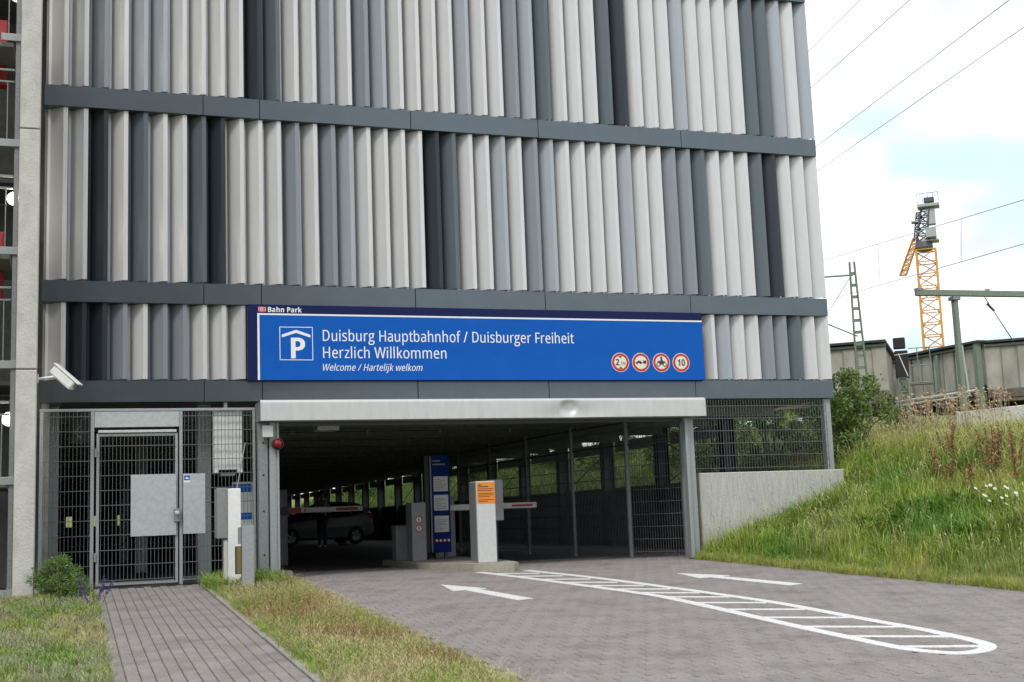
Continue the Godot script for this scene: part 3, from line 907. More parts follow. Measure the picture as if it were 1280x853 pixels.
func entrance_sign() -> void:
	var t := thing("entrance_sign", "long blue car park sign with white welcome lettering over the entrance", "sign")
	bar(t, "frame", 2.34, 9.588, 2.792, 3.89, 0.004, 0.095, M.navy, 0.004)
	bar(t, "panel", 2.512, 9.585, 2.80, 3.735, 0.0955, 0.099, M.blue, 0.001)
	bar(t, "white_line", 2.478, 9.585, 3.737, 3.762, 0.0955, 0.1, M.white_text, 0.001)
	bar(t, "white_line", 2.478, 2.508, 2.80, 3.736, 0.0955, 0.1, M.white_text, 0.001)
	# small red logo and brand line
	bar(t, "logo_field", 2.488, 2.606, 3.782, 3.858, 0.0955, 0.098, M.white_text, 0.001)
	for b in [[2.488, 2.606, 3.849, 3.858], [2.488, 2.606, 3.782, 3.791], [2.488, 2.497, 3.792, 3.848], [2.597, 2.606, 3.792, 3.848]]:
		bar(t, "logo_edge", b[0], b[1], b[2], b[3], 0.0985, 0.1, M.red, 0.0005)
	text(t, "lettering", "DB", 2.503, 2.591, 3.798, 0.045, 0.1, M.red, true)
	text(t, "lettering", "Bahn Park", 2.63, 3.115, 3.781, 0.073, 0.099, M.white_text, true)
	# covered parking pictogram
	for b in [[2.79, 3.27, 3.56, 3.570], [2.79, 3.27, 3.085, 3.095], [2.79, 2.80, 3.096, 3.559], [3.26, 3.27, 3.096, 3.559]]:
		bar(t, "pictogram_edge", b[0], b[1], b[2], b[3], 0.0995, 0.102, M.white_text, 0.0005)
	poly(t, "roof_symbol", [[2.825, 3.455], [3.03, 3.527], [3.235, 3.455], [3.235, 3.415], [3.03, 3.483], [2.825, 3.415]], Vector3(0, 0, 0.0995), 0.0025, M.white_text)
	text(t, "parking_letter", "P", 2.952, 3.155, 3.112, 0.30, 0.101, M.white_text, true)
	text(t, "lettering", "Duisburg Hauptbahnhof / Duisburger Freiheit", 3.415, 7.338, 3.368, 0.163, 0.1015, M.white_text)
	text(t, "lettering", "Herzlich Willkommen", 3.415, 5.272, 3.12, 0.163, 0.1015, M.white_text)
	text(t, "lettering", "Welcome / Hartelijk welkom", 3.40, 4.895, 2.934, 0.10, 0.1015, M.white_text, false, 0.2)
	# four prohibition roundels
	var cx := [8.11, 8.464, 8.821, 9.17]
	for i in 4:
		var p := Vector3(cx[i], 3.076, 0.0995)
		var d := disc(t, "roundel_%s" % ["height", "trailer", "motorcycle", "speed"][i], p, 0.152, 0.003, M.cream)
		d.set_meta("label", ["round red-ringed sign reading 2,1 m", "round red-ringed sign with a car and trailer", "round red-ringed sign with a motorcycle", "round red-ringed sign reading 10"][i])
		disc(d, "red_ring", p + Vector3(0, 0, 0.003), 0.143, 0.002, M.red)
		disc(d, "white_field", p + Vector3(0, 0, 0.005), 0.105, 0.002, M.cream)
		var z := 0.0995 + 0.0075
		var x: float = cx[i]
		if i == 0:
			text(d, "lettering", "2", x - 0.082, x - 0.022, 3.03, 0.098, z, M.ink, true)
			text(d, "lettering", ",1m", x - 0.015, x + 0.085, 3.03, 0.062, z, M.ink)
			poly(d, "arrowhead", [[-0.032, 0.098], [0.032, 0.098], [0, 0.066]], Vector3(x, 3.076, z), 0.002, M.ink)
			poly(d, "arrowhead", [[-0.032, -0.098], [0.032, -0.098], [0, -0.066]], Vector3(x, 3.076, z), 0.002, M.ink)
		elif i == 1:
			poly(d, "car_symbol", [[-0.092, -0.012], [-0.092, 0.004], [-0.07, 0.008], [-0.055, 0.026], [-0.012, 0.026], [0.004, 0.008], [0.018, 0.004], [0.018, -0.012]], Vector3(x, 3.076, z), 0.002, M.ink)
			poly(d, "trailer_symbol", [[0.038, -0.012], [0.018, -0.006], [0.018, -0.001], [0.038, -0.001], [0.038, 0.03], [0.092, 0.03], [0.092, -0.012]], Vector3(x, 3.076, z), 0.002, M.ink)
			for q in [-0.07, -0.006, 0.066]:
				disc(d, "wheel_symbol", Vector3(x + q, 3.062, z), 0.014, 0.002, M.ink, 14)
		elif i == 2:
			for q in [-0.055, 0.055]:
				var rg := disc(d, "wheel_symbol", Vector3(x + q, 3.045, z), 0.036, 0.002, M.ink, 24)
				disc(rg, "wheel_hub", Vector3(x + q, 3.045, z + 0.0021), 0.022, 0.001, M.cream, 20)
			poly(d, "rider_symbol", [[-0.07, 0.018], [-0.05, 0.03], [-0.02, 0.018], [-0.02, 0.05], [0.012, 0.055], [0.03, 0.02], [0.062, 0.022], [0.055, 0.0], [0.03, -0.03], [-0.03, -0.036]], Vector3(x, 3.076, z + 0.002), 0.002, M.ink)
			disc(d, "head_symbol", Vector3(x, 3.15, z), 0.019, 0.002, M.ink, 16)
		else:
			text(d, "lettering", "10", x - 0.066, x + 0.066, 3.022, 0.108, z, M.ink, true)

func stair_tower() -> void:
	var t := thing("stair_tower", "open stair tower with concrete column and steel landings beside the car park", "tower", Vector3(0, 0, 0))
	# column in storey-high pieces with open joints
	for s in [[-0.12, 2.835], [2.85, 6.015], [6.03, 9.2], [9.215, 12.4]]:
		bar(t, "concrete_column", -0.69, -0.437, s[0], s[1], 0.68, 0.95, M.concrete, 0.01)
		bar(t, "concrete_column", -4.6, -4.35, s[0], s[1], 0.68, 0.95, M.concrete, 0.01)
	bar(t, "footing", -0.72, -0.42, -0.2, -0.03, 0.6, 1.0, M.kerb, 0.01)
	bar(t, "steel_post", -0.765, -0.705, -0.05, 12.4, 0.55, 0.64, M.galv_dull)
	bar(t, "rear_wall", -4.6, -0.41, -0.05, 12.4, -2.6, -2.45, M.tower_wall)
	bar(t, "side_wall", -4.72, -4.61, -0.05, 12.4, -2.6, 0.66, M.tower_wall)
	bar(t, "roof", -4.8, -0.42, 12.41, 12.6, -2.7, 1.0, M.tower_wall)
	var k := 0
	for y in [0.0, 1.42, 2.92, 4.42, 5.88, 7.34, 8.8, 10.3]:
		bar(t, "landing", -4.3, -0.80, y - 0.06, y, -2.4 if k % 2 == 0 else -1.0, -1.1 if k % 2 == 0 else 0.5, M.tower_wall)
		bar(t, "bracket", -0.95, -0.70, y - 0.03, y + 0.07, 0.645, 0.67, M.galv)
		if y > 0:
			bar(t, "guard_rail", -4.3, -0.77, y + 1.02, y + 1.05, 0.60, 0.63, M.galv_dull)
			bar(t, "guard_rail", -4.3, -0.77, y + 0.86, y + 0.885, 0.60, 0.63, M.galv_dull)
			for i in 24:
				var x := -0.86 - 0.14 * i
				bar(t, "baluster", x - 0.007, x + 0.007, y + 0.075, y + 0.858, 0.605, 0.625, M.galv_dull, 0.002)
		k += 1
	for y in [0.55, 3.95, 7.0]:
		var rp := bar(t, "fire_cabinet", -1.12, -0.92, y, y + 0.95, -0.45, -0.25, M.red_dull)
		bar(rp, "cabinet_door", -1.10, -0.94, y + 0.03, y + 0.92, -0.248, -0.235, M.red_dull)
	for p in [[2.25, -0.70], [5.2, -0.685], [8.05, -0.685]]:
		var lp := MB.new()
		lp.lathe([Vector2(0.0, -0.02), Vector2(0.09, -0.02), Vector2(0.095, 0.0), Vector2(0.085, 0.03), Vector2(0.05, 0.045), Vector2(0, 0.05)], 24, Transform3D(Basis(Vector3.RIGHT, PI / 2), Vector3(p[1] - 0.08, p[0], 0.42)))
		var bl := obj("bulkhead_lamp", lp, M.glow, t)
		var li := OmniLight3D.new()
		li.name = "lamp_light"
		li.light_energy = 0.25
		li.light_size = 0.12
		li.omni_range = 8.0
		li.omni_attenuation = 2.0
		li.light_color = Color(1.0, 0.95, 0.86)
		li.shadow_enabled = true
		li.position = Vector3(p[1] - 0.08, p[0], 0.52)
		bl.add_child(li)

func small_equipment() -> void:
	# surveillance camera on the tower's column
	var c := thing("security_camera", "white security camera on a short arm pointing down at the gate", "camera", Vector3(-0.435, 2.735, 0.80))
	var mp := MB.new()
	mp.cbox(Vector3(0.008, 0.0, 0), Vector3(0.016, 0.11, 0.09), 0.004)
	obj("wall_plate", mp, M.white, c)
	var am := MB.new()
	am.tube(Vector3(0.016, 0, 0), Vector3(0.23, 0.03, 0.02), 0.018, 0.016, 12)
	am.tube(Vector3(0.23, 0.03, 0.02), Vector3(0.25, 0.10, 0.02), 0.022, 0.022, 12)
	obj("arm", am, M.white, c)
	var d := Vector3(0.30, -0.29, 0.12).normalized()
	var side := d.cross(Vector3.UP).normalized()
	var upv := side.cross(d)
	var b := Basis(side, upv, -d)
	var o := Vector3(0.33, 0.02, 0.03)
	var hb := MB.new()
	hb.cbox(o - upv * 0.015, Vector3(0.125, 0.125, 0.37), 0.02, b)
	var hs := obj("housing", hb, M.white, c)
	var sh := MB.new()
	sh.cbox(o + upv * 0.06 + d * 0.015, Vector3(0.15, 0.018, 0.44), 0.005, b)
	obj("sun_shield", sh, M.white, c)
	for q in [-0.045, -0.005]:
		var gr := MB.new()
		gr.cbox(o + upv * q - side * 0.0645, Vector3(0.004, 0.01, 0.33), 0.001, b)
		obj("groove", gr, M.ink_grey, hs)
	var gl := MB.new()
	gl.tube(o + d * 0.179, o + d * 0.186, 0.036, 0.034, 20)
	obj("lens", gl, M.glass, c)

	# intercom pillar in the verge with its control box
	var p := thing("intercom_pillar", "white metal pillar with grey box standing in the verge before the gate", "pillar", Vector3(1.93, -0.05, 1.08))
	bar(p, "pillar_body", 0.0, 0.165, 0.0, 1.30, -0.08, 0.08, M.white, 0.008)
	bar(p, "pillar_rear", -0.05, -0.002, 0.0, 0.64, -0.09, 0.0, M.alu, 0.004)
	var gb := bar(p, "control_box", -0.14, -0.002, 0.655, 1.31, -0.20, 0.03, M.grey_box, 0.006)
	bar(gb, "box_lid", -0.147, -0.141, 0.67, 1.295, -0.19, 0.02, M.grey_box, 0.002)
	var cab := MB.new()
	cab.tube(Vector3(0.13, 1.30, -0.05), Vector3(0.34, 1.95, -0.8), 0.008, 0.008, 6)
	obj("cable", cab, M.galv_dull, p)
	var p2 := thing("reader_post", "short grey steel post with a brass faced reader in the verge", "post", Vector3(2.055, -0.068, 1.50))
	bar(p2, "post_body", 0.0, 0.155, 0.0, 0.83, -0.055, 0.055, M.galv, 0.004)
	bar(p2, "reader", -0.075, -0.002, 0.22, 0.57, -0.075, 0.02, M.steel_dark, 0.004)
	bar(p2, "reader_face", -0.06, -0.004, 0.225, 0.565, 0.0205, 0.026, plain(lin(0.26, 0.20, 0.08), 0.4, 0.6), 0.001)
	bar(p2, "bracket", -0.04, -0.002, 0.60, 0.81, -0.04, 0.03, M.grey_box, 0.003)
	bar(p2, "cap", 0.01, 0.13, 0.8305, 0.85, -0.05, 0.05, M.galv_dull, 0.003)
	# kerb stone at the foot of the shutter's guide post
	var ks := thing("kerb_stone", "loose grey kerb stone at the foot of the shutter's guide rail", "stone", Vector3(2.86, 0.0, -0.35))
	var kb := MB.new()
	kb.cbox(Vector3(0, 0.05, 0), Vector3(0.18, 0.11, 0.5), 0.015, Basis(Vector3.UP, 0.1))
	obj("stone_block", kb, M.kerb, ks)
	# ribbed cabinet behind the fence
	var e := thing("wall_cabinet", "white ribbed electrical cabinet mounted behind the mesh fence", "cabinet", Vector3(1.865, 1.515, -0.13))
	bar(e, "cabinet_body", 0.0, 0.40, 0.03, 0.85, 0.0, 0.14, M.white, 0.006)
	for q in [[0.0, 0.0], [0.33, 0.0], [0.0, 0.85], [0.33, 0.85]]:
		bar(e, "mounting_foot", q[0], q[0] + 0.07, q[1] - 0.02, q[1] + 0.028, 0.02, 0.15, M.white, 0.003)
	for i in 9:
		bar(e, "rib", 0.03 + i * 0.04, 0.038 + i * 0.04, 0.06, 0.82, 0.1405, 0.146, M.white, 0.001)
	bar(e, "support_rail", 0.10, 0.30, -0.055, -0.022, -0.1, 0.12, M.galv_dull)
	bar(e, "support_rail", 0.15, 0.20, 0.88, 0.985, -0.06, 0.10, M.galv_dull)
	# notice board with blue strips behind the fence
	var nb := thing("notice_board", "board of blue and white notices behind the mesh fence", "board", Vector3(2.22, 0.55, -0.9))
	bar(nb, "board", 0.0, 0.30, 0.0, 0.85, 0.0, 0.02, M.paper)
	for q in [[0.02, 0.12], [0.30, 0.10], [0.70, 0.12]]:
		bar(nb, "blue_strip", 0.01, 0.29, q[0], q[0] + q[1], 0.0205, 0.024, M.blue, 0.001)
	bar(nb, "stand", 0.13, 0.17, -0.55, -0.001, 0.0, 0.02, M.galv_dull)
	# direction arrow plate in the dark behind the fence
	var ar := thing("arrow_sign", "dark plate with a pale arrow behind the mesh fence", "sign", Vector3(0.02, 2.0, -0.9))
	bar(ar, "plate", -0.05, 0.27, 0.0, 0.33, -0.012, 0.0, M.steel_dark, 0.002)
	poly(ar, "arrow", [[0.0, 0.165], [0.075, 0.26], [0.10, 0.25], [0.045, 0.178], [0.21, 0.178], [0.21, 0.152], [0.045, 0.152], [0.10, 0.08], [0.075, 0.07]], Vector3(0, 0, 0.001), 0.003, M.ink_grey)
	bar(ar, "hanger", 0.09, 0.11, 0.331, 0.505, -0.01, -0.002, M.steel_dark, 0.002)

func entry_island() -> void:
	# raised kerb island between the lanes
	var isl := MB.new()
	var P := PackedVector2Array()
	var zr := [[5.05, -3.4], [5.05, -1.0], [5.12, -0.6], [5.3, 0.0], [5.46, 0.5], [5.62, 0.76], [5.80, 0.87], [5.96, 0.85], [6.08, 0.7], [6.18, 0.3], [6.35, -1.0], [6.42, -3.4]]
	for q in zr: P.append(Vector2(q[0], -q[1]))
	isl.prism(P, -0.06, 0.09, Transform3D(Basis(Vector3(1, 0, 0), Vector3(0, 0, -1), Vector3(0, 1, 0)), Vector3.ZERO))
	struct("kerb_island", isl, M.kerb)
	var t := thing("ticket_column", "white ticket column with an orange notice at the island's nose", "column", Vector3(5.778, 0.091, 0.06))
	bar(t, "column_body", -0.14, 0.15, 0.0, 1.19, -0.20, 0.14, M.column, 0.006)
	bar(t, "side_panel", -0.152, -0.141, 0.03, 1.175, -0.19, 0.13, M.galv_dull, 0.003)
	var n := bar(t, "notice", -0.13, 0.145, 0.862, 1.172, 0.1405, 0.144, M.orange, 0.001)
	for q in [[0.10, 0.016, 0.0, 0.16], [0.07, 0.01, 0.0, 0.24], [0.045, 0.01, 0.0, 0.22], [0.005, 0.01, 0.0, 0.24], [-0.02, 0.01, 0.0, 0.24], [-0.045, 0.01, 0.0, 0.18], [-0.09, 0.01, 0.0, 0.24], [-0.115, 0.01, 0.0, 0.15]]:
		bar(n, "print_line", -0.115, -0.115 + q[3], 1.0 + q[0], 1.0 + q[0] + q[1], 0.1443, 0.1453, M.ink, 0.0003)
	poly(n, "print_symbol", [[-0.115, 1.125], [-0.085, 1.15], [-0.055, 1.125]], Vector3(0, 0, 0.1443), 0.001, M.ink)
	bar(t, "plinth", -0.145, 0.155, -0.02, -0.001, -0.21, 0.15, M.galv_dull, 0.003)
	# totem with notices
	var b := thing("information_totem", "tall dark blue totem with three white notices inside the entrance", "totem", Vector3(5.862, 0.091, -2.6))
	bar(b, "panel", -0.17, 0.18, 0.10, 1.72, -0.04, 0.04, M.totem, 0.006)
	bar(b, "front_sheet", -0.135, 0.17, 0.12, 1.70, 0.0405, 0.046, M.totem, 0.001)
	bar(b, "side_frame", -0.255, -0.172, 0.10, 1.72, -0.10, 0.02, M.black, 0.004)
	bar(b, "edge_strip", -0.165, -0.14, 0.11, 1.71, 0.0405, 0.05, M.ink_grey, 0.001)
	for x in [-0.10, 0.06]:
		bar(b, "foot", x, x + 0.06, 0.0, 0.099, -0.03, 0.03, M.steel_dark)
	var yy := [1.12, 0.80, 0.44]
	for i in 3:
		var nt := bar(b, "notice", -0.105, 0.145, yy[i], yy[i] + [0.25, 0.26, 0.27][i], 0.0465, 0.049, M.paper, 0.001)
		for k in 7:
			bar(nt, "print_line", -0.085, -0.085 + [0.19, 0.15, 0.2, 0.2, 0.12, 0.18, 0.1][(k + i * 2) % 7], yy[i] + 0.03 + 0.028 * k, yy[i] + 0.04 + 0.028 * k, 0.0493, 0.0502, M.ink_grey, 0.0003)
	for k in 2:
		bar(b, "print_line", -0.115, 0.10 - 0.08 * k, 1.56 + 0.06 * k, 1.585 + 0.06 * k, 0.0465, 0.048, M.ink_grey, 0.0004)
	for k in 4:
		disc(b, "roundel", Vector3(-0.075 + 0.07 * k, 0.30, 0.0465), 0.028, 0.002, M.red, 16)
		disc(b, "roundel_field", Vector3(-0.075 + 0.07 * k, 0.30, 0.049), 0.018, 0.002, M.cream, 16)
	# entry machine behind the totem
	var m := thing("ticket_machine", "pale ticket machine with two round pictograms behind the totem", "machine", Vector3(5.30, 0.091, -2.05))
	bar(m, "machine_body", -0.115, 0.125, 0.0, 0.935, -0.2, 0.18, M.grey_box, 0.01)
	for k in 2:
		var d := disc(m, "pictogram", Vector3(0.0, 0.52 + 0.14 * k, 0.181), 0.055, 0.003, M.red, 24)
		disc(d, "pictogram_field", Vector3(0.0, 0.52 + 0.14 * k, 0.1845), 0.042, 0.002, M.paper, 24)
		bar(d, "pictogram_bar", -0.008, 0.008, 0.495 + 0.14 * k, 0.545 + 0.14 * k, 0.187, 0.189, M.ink, 0.0004)
	var m2 := thing("barrier_base", "low pale barrier housing beside the ticket machine on the island", "barrier housing", Vector3(5.17, 0.091, -2.6))
	bar(m2, "housing_body", -0.11, 0.10, 0.0, 0.555, -0.15, 0.15, M.grey_box, 0.01)
	bar(m2, "housing_lid", -0.115, 0.11, 0.556, 0.58, -0.16, 0.16, M.galv_dull, 0.006)
	# entry barrier: housing on the gate side, striped boom
	var e := thing("entry_barrier", "striped barrier boom lowered across the entry lane in front of the car", "barrier", Vector3(3.68, 0.0, -5.7))
	bar(e, "housing", -0.16, 0.12, 0.0, 1.40, -0.3, 0.02, M.grey_box, 0.01)
	bar(e, "boom", 0.13, 1.53, 0.955, 1.055, 0.06, 0.10, M.white, 0.012)
	for q in [[0.14, 0.36], [0.42, 0.46], [1.02, 1.43]]:
		bar(e, "red_stripe", q[0], q[1], 0.98 if q[0] > 0.4 else 0.957, 1.03 if q[0] > 0.4 else 1.053, 0.101, 0.104, M.red, 0.0006)
	bar(e, "boom_clamp", -0.02, 0.128, 0.94, 1.07, 0.021, 0.11, M.steel_dark, 0.006)
	# exit barrier
	var x := thing("exit_barrier", "barrier boom with a red stripe behind the white ticket column", "barrier", Vector3(6.10, 0.091, -3.25))
	bar(x, "housing", -0.10, 0.22, 0.0, 1.05, -0.3, 0.02, M.grey_box, 0.01)
	bar(x, "boom", 0.05, 1.72, 0.79, 0.895, 0.06, 0.10, M.white, 0.012)
	bar(x, "red_stripe", 1.25, 1.64, 0.825, 0.86, 0.101, 0.104, M.red, 0.0006)
	bar(x, "boom_clamp", -0.06, 0.049, 0.77, 0.91, 0.021, 0.11, M.steel_dark, 0.006)
	var gb := thing("ticket_box", "grey box standing behind the white ticket column", "box", Vector3(6.20, 0.091, -0.66))
	bar(gb, "box_body", -0.14, 0.12, 0.60, 1.23, -0.1, 0.08, M.grey_box, 0.008)
	bar(gb, "stand", -0.05, 0.03, 0.0, 0.599, -0.04, 0.02, M.steel_dark, 0.004)

# ---------------------------------------------------------------- car and person inside
func car() -> void:
	var t := thing("parked_car", "silver hatchback standing side-on in the dark garage", "car", Vector3(7.95, 0.0, -25.4))
	t.rotation.y = 0.12
	t.scale = Vector3(0.93, 0.98, 0.98)
	# cross-sections along the length, front at -x
	var st := [[-1.95, 0.30, 0.52, 0.60, 0.62, 0.55], [-1.88, 0.24, 0.60, 0.70, 0.74, 0.66], [-1.5, 0.20, 0.72, 0.84, 0.86, 0.80], [-1.0, 0.19, 0.80, 0.94, 0.96, 0.83], [-0.55, 0.19, 0.86, 1.10, 1.14, 0.84], [0.0, 0.19, 0.89, 1.38, 1.43, 0.84], [0.5, 0.19, 0.91, 1.44, 1.49, 0.84], [1.05, 0.20, 0.94, 1.42, 1.47, 0.84], [1.5, 0.22, 0.97, 1.34, 1.39, 0.83], [1.78, 0.28, 0.98, 1.16, 1.20, 0.80], [1.92, 0.36, 0.90, 0.99, 1.01, 0.74], [1.95, 0.45, 0.78, 0.80, 0.80, 0.68]]
	var ring := func(s: Array) -> Array:
		var w: float = s[5]
		var rw: float = w * lerpf(1.0, 0.76, clampf((s[4] - s[2]) / 0.5, 0.0, 1.0))
		var r := []
		var half := [Vector2(w * 0.9, s[1]), Vector2(w, s[1] + 0.08), Vector2(w * 1.01, lerpf(s[1], s[2], 0.6)), Vector2(w * 0.985, s[2]), Vector2(lerpf(w, rw, 0.55), lerpf(s[2], s[3], 0.6)), Vector2(rw, s[3]), Vector2(rw * 0.75, s[4]), Vector2(0, s[4] + 0.015)]
		for q in half: r.append(Vector3(s[0], q.y, q.x))
		half.reverse()
		for q in half.slice(1): r.append(Vector3(s[0], q.y, -q.x))
		return r
	var mb := MB.new()
	var prev: Array = ring.call(st[0])
	for i in range(1, st.size()):
		var cur: Array = ring.call(st[i])
		for k in cur.size():
			var k2 := (k + 1) % cur.size()
			mb.safe(prev[k], prev[k2], cur[k2], cur[k], Vector3((prev[k].x + cur[k].x) / 2, 0.7, 0))
		prev = cur
	for q in [[0, -1.0], [st.size() - 1, 1.0]]:
		var rg: Array = ring.call(st[q[0]])
		for k in range(1, rg.size() - 1):
			if q[1] < 0: mb.tri(rg[0], rg[k], rg[k + 1])
			else: mb.tri(rg[0], rg[k + 1], rg[k])
	obj("body", mb, M.car_paint, t)
	for s in [-1.0, 1.0]:
		var z: float = s
		for w in [[[-0.62, 0.95], [-0.18, 1.31], [0.22, 1.37], [0.22, 0.96]], [[0.28, 0.96], [0.28, 1.375], [0.95, 1.37], [1.02, 1.0]], [[1.10, 1.02], [1.04, 1.35], [1.38, 1.28], [1.58, 1.06]]]:
			var g := MB.new()
			var P := []
			for q in w:
				P.append(Vector3(q[0], q[1], z * (0.845 - (q[1] - 0.93) * 0.30)))
			g.safe(P[0], P[1], P[2], P[3], Vector3(0.3, 1.1, 0))
			obj("side_window", g, M.glass, t)
		bar(t, "door_handle", 0.02, 0.18, 0.84, 0.865, z * 0.846, z * 0.875, M.black, 0.003)
		bar(t, "tail_light", 1.70, 1.90, 0.88, 1.06, z * 0.62, z * 0.80, M.tail, 0.02)
		bar(t, "headlight", -1.90, -1.72, 0.60, 0.72, z * 0.50, z * 0.70, M.rim, 0.02)
		bar(t, "mirror", -0.62, -0.50, 0.93, 1.05, z * 0.86, z * 0.98, M.car_paint, 0.02)
		for wx in [-1.22, 1.22]:
			var ty := MB.new()
			ty.lathe([Vector2(0.19, -0.09), Vector2(0.29, -0.09), Vector2(0.31, -0.06), Vector2(0.31, 0.06), Vector2(0.29, 0.09), Vector2(0.19, 0.09)], 30, Transform3D(Basis(Vector3.RIGHT, PI / 2), Vector3(wx, 0.31, z * 0.78)))
			var wheel := obj("wheel", ty, M.tyre, t)
			var rm := MB.new()
			rm.lathe([Vector2(0.0, 0.05), Vector2(0.05, 0.05), Vector2(0.06, 0.02), Vector2(0.17, 0.03), Vector2(0.19, 0.075), Vector2(0.2, 0.085), Vector2(0.2, -0.02)], 30, Transform3D(Basis(Vector3.RIGHT, PI / 2 * z), Vector3(wx, 0.31, z * 0.78)))
			obj("rim", rm, M.rim, wheel)
			for a in 5:
				var sp := MB.new()
				var an := TAU * a / 5.0
				sp.box(Vector3(wx + cos(an) * 0.11, 0.31 + sin(an) * 0.11, z * 0.85), Vector3(0.15, 0.04, 0.02), Basis(Vector3.BACK, an))
				obj("spoke", sp, M.rim, wheel)
	bar(t, "rear_bumper", 1.93, 1.99, 0.36, 0.58, -0.66, 0.66, M.car_paint, 0.02)

func sdf_body(bones: Array, lo: Vector3, hi: Vector3, cell: float) -> MB:
	# surface nets over the smooth union of tapered capsules; a bone is [a, b, ra, rb, colour]
	var nx := int(ceil((hi.x - lo.x) / cell))
	var ny := int(ceil((hi.y - lo.y) / cell))
	var nz := int(ceil((hi.z - lo.z) / cell))
	var f := PackedFloat32Array()
	f.resize((nx + 1) * (ny + 1) * (nz + 1))
	f.fill(1.0)
	var sy := nx + 1
	var sz := (nx + 1) * (ny + 1)
	var kk := 0.025
	for b in bones:
		var a: Vector3 = b[0]
		var e: Vector3 = b[1]
		var r: float = maxf(b[2], b[3]) + 0.06
		var mn := (a.min(e) - Vector3.ONE * r - lo) / cell
		var mx := (a.max(e) + Vector3.ONE * r - lo) / cell
		var ba := e - a
		var dd := maxf(ba.length_squared(), 1e-9)
		for k in range(maxi(0, int(mn.z)), mini(nz, int(mx.z) + 1) + 1):
			for j in range(maxi(0, int(mn.y)), mini(ny, int(mx.y) + 1) + 1):
				for i in range(maxi(0, int(mn.x)), mini(nx, int(mx.x) + 1) + 1):
					var p := lo + Vector3(i, j, k) * cell
					var h := clampf((p - a).dot(ba) / dd, 0.0, 1.0)
					var d := (p - a - ba * h).length() - lerpf(b[2], b[3], h)
					var id := i + j * sy + k * sz
					var o := f[id]
					var q := maxf(kk - absf(o - d), 0.0) / kk
					f[id] = minf(o, d) - q * q * kk * 0.25
	var vert := {}
	var pos := PackedVector3Array()
	for k in nz:
		for j in ny:
			for i in nx:
				var s := 0
				var acc := Vector3.ZERO
				var cnt := 0
				var base := i + j * sy + k * sz
				var vals := [f[base], f[base + 1], f[base + sy], f[base + sy + 1], f[base + sz], f[base + sz + 1], f[base + sz + sy], f[base + sz + sy + 1]]
				for q in 8:
					if vals[q] < 0: s += 1
				if s == 0 or s == 8: continue
				for ed in [[0, 1], [2, 3], [4, 5], [6, 7], [0, 2], [1, 3], [4, 6], [5, 7], [0, 4], [1, 5], [2, 6], [3, 7]]:
					var v0: float = vals[ed[0]]
					var v1: float = vals[ed[1]]
					if (v0 < 0) == (v1 < 0): continue
					var tt := v0 / (v0 - v1)
					var p0 := Vector3(ed[0] & 1, (ed[0] >> 1) & 1, ed[0] >> 2)
					var p1 := Vector3(ed[1] & 1, (ed[1] >> 1) & 1, ed[1] >> 2)
					acc += p0.lerp(p1, tt)
					cnt += 1
				vert[base] = pos.size()
				pos.append(lo + (Vector3(i, j, k) + acc / cnt) * cell)
	var tris := []
	for base in vert:
		var i: int = base % sy
		var j: int = (base / sy) % (ny + 1)
		var k: int = base / sz
		for ax in 3:
			var s1: int = [1, sy, sz][ax]
			var s2: int = [sy, sz, 1][ax]
			var s3: int = [sz, 1, sy][ax]
			if not (vert.has(base - s2) and vert.has(base - s3) and vert.has(base - s2 - s3)): continue
			var v0 := f[base]
			var v1 := f[base + s1]
			if (v0 < 0) == (v1 < 0): continue
			var q := [vert[base], vert[base - s2], vert[base - s2 - s3], vert[base - s3]]
			if v0 >= 0: q.reverse()
			tris.append([q[0], q[1], q[2]]); tris.append([q[0], q[2], q[3]])
	var nr := PackedVector3Array()
	nr.resize(pos.size())
	for tr in tris:
		var m: Vector3 = (pos[tr[1]] - pos[tr[0]]).cross(pos[tr[2]] - pos[tr[0]])
		for q in 3: nr[tr[q]] += m
	var mb := MB.new()
	mb.use_col = true
	for tr in tris:
		var mid: Vector3 = (pos[tr[0]] + pos[tr[1]] + pos[tr[2]]) / 3.0
		var best := 1e9
		for b in bones:
			var ba: Vector3 = b[1] - b[0]
			var h := clampf((mid - b[0]).dot(ba) / maxf(ba.length_squared(), 1e-9), 0.0, 1.0)
			var d: float = (mid - b[0] - ba * h).length() - lerpf(b[2], b[3], h)
			if d < best:
				best = d; mb.col = b[4]
		mb.tri_n(pos[tr[0]], pos[tr[1]], pos[tr[2]], nr[tr[0]].normalized(), nr[tr[1]].normalized(), nr[tr[2]].normalized())
	return mb

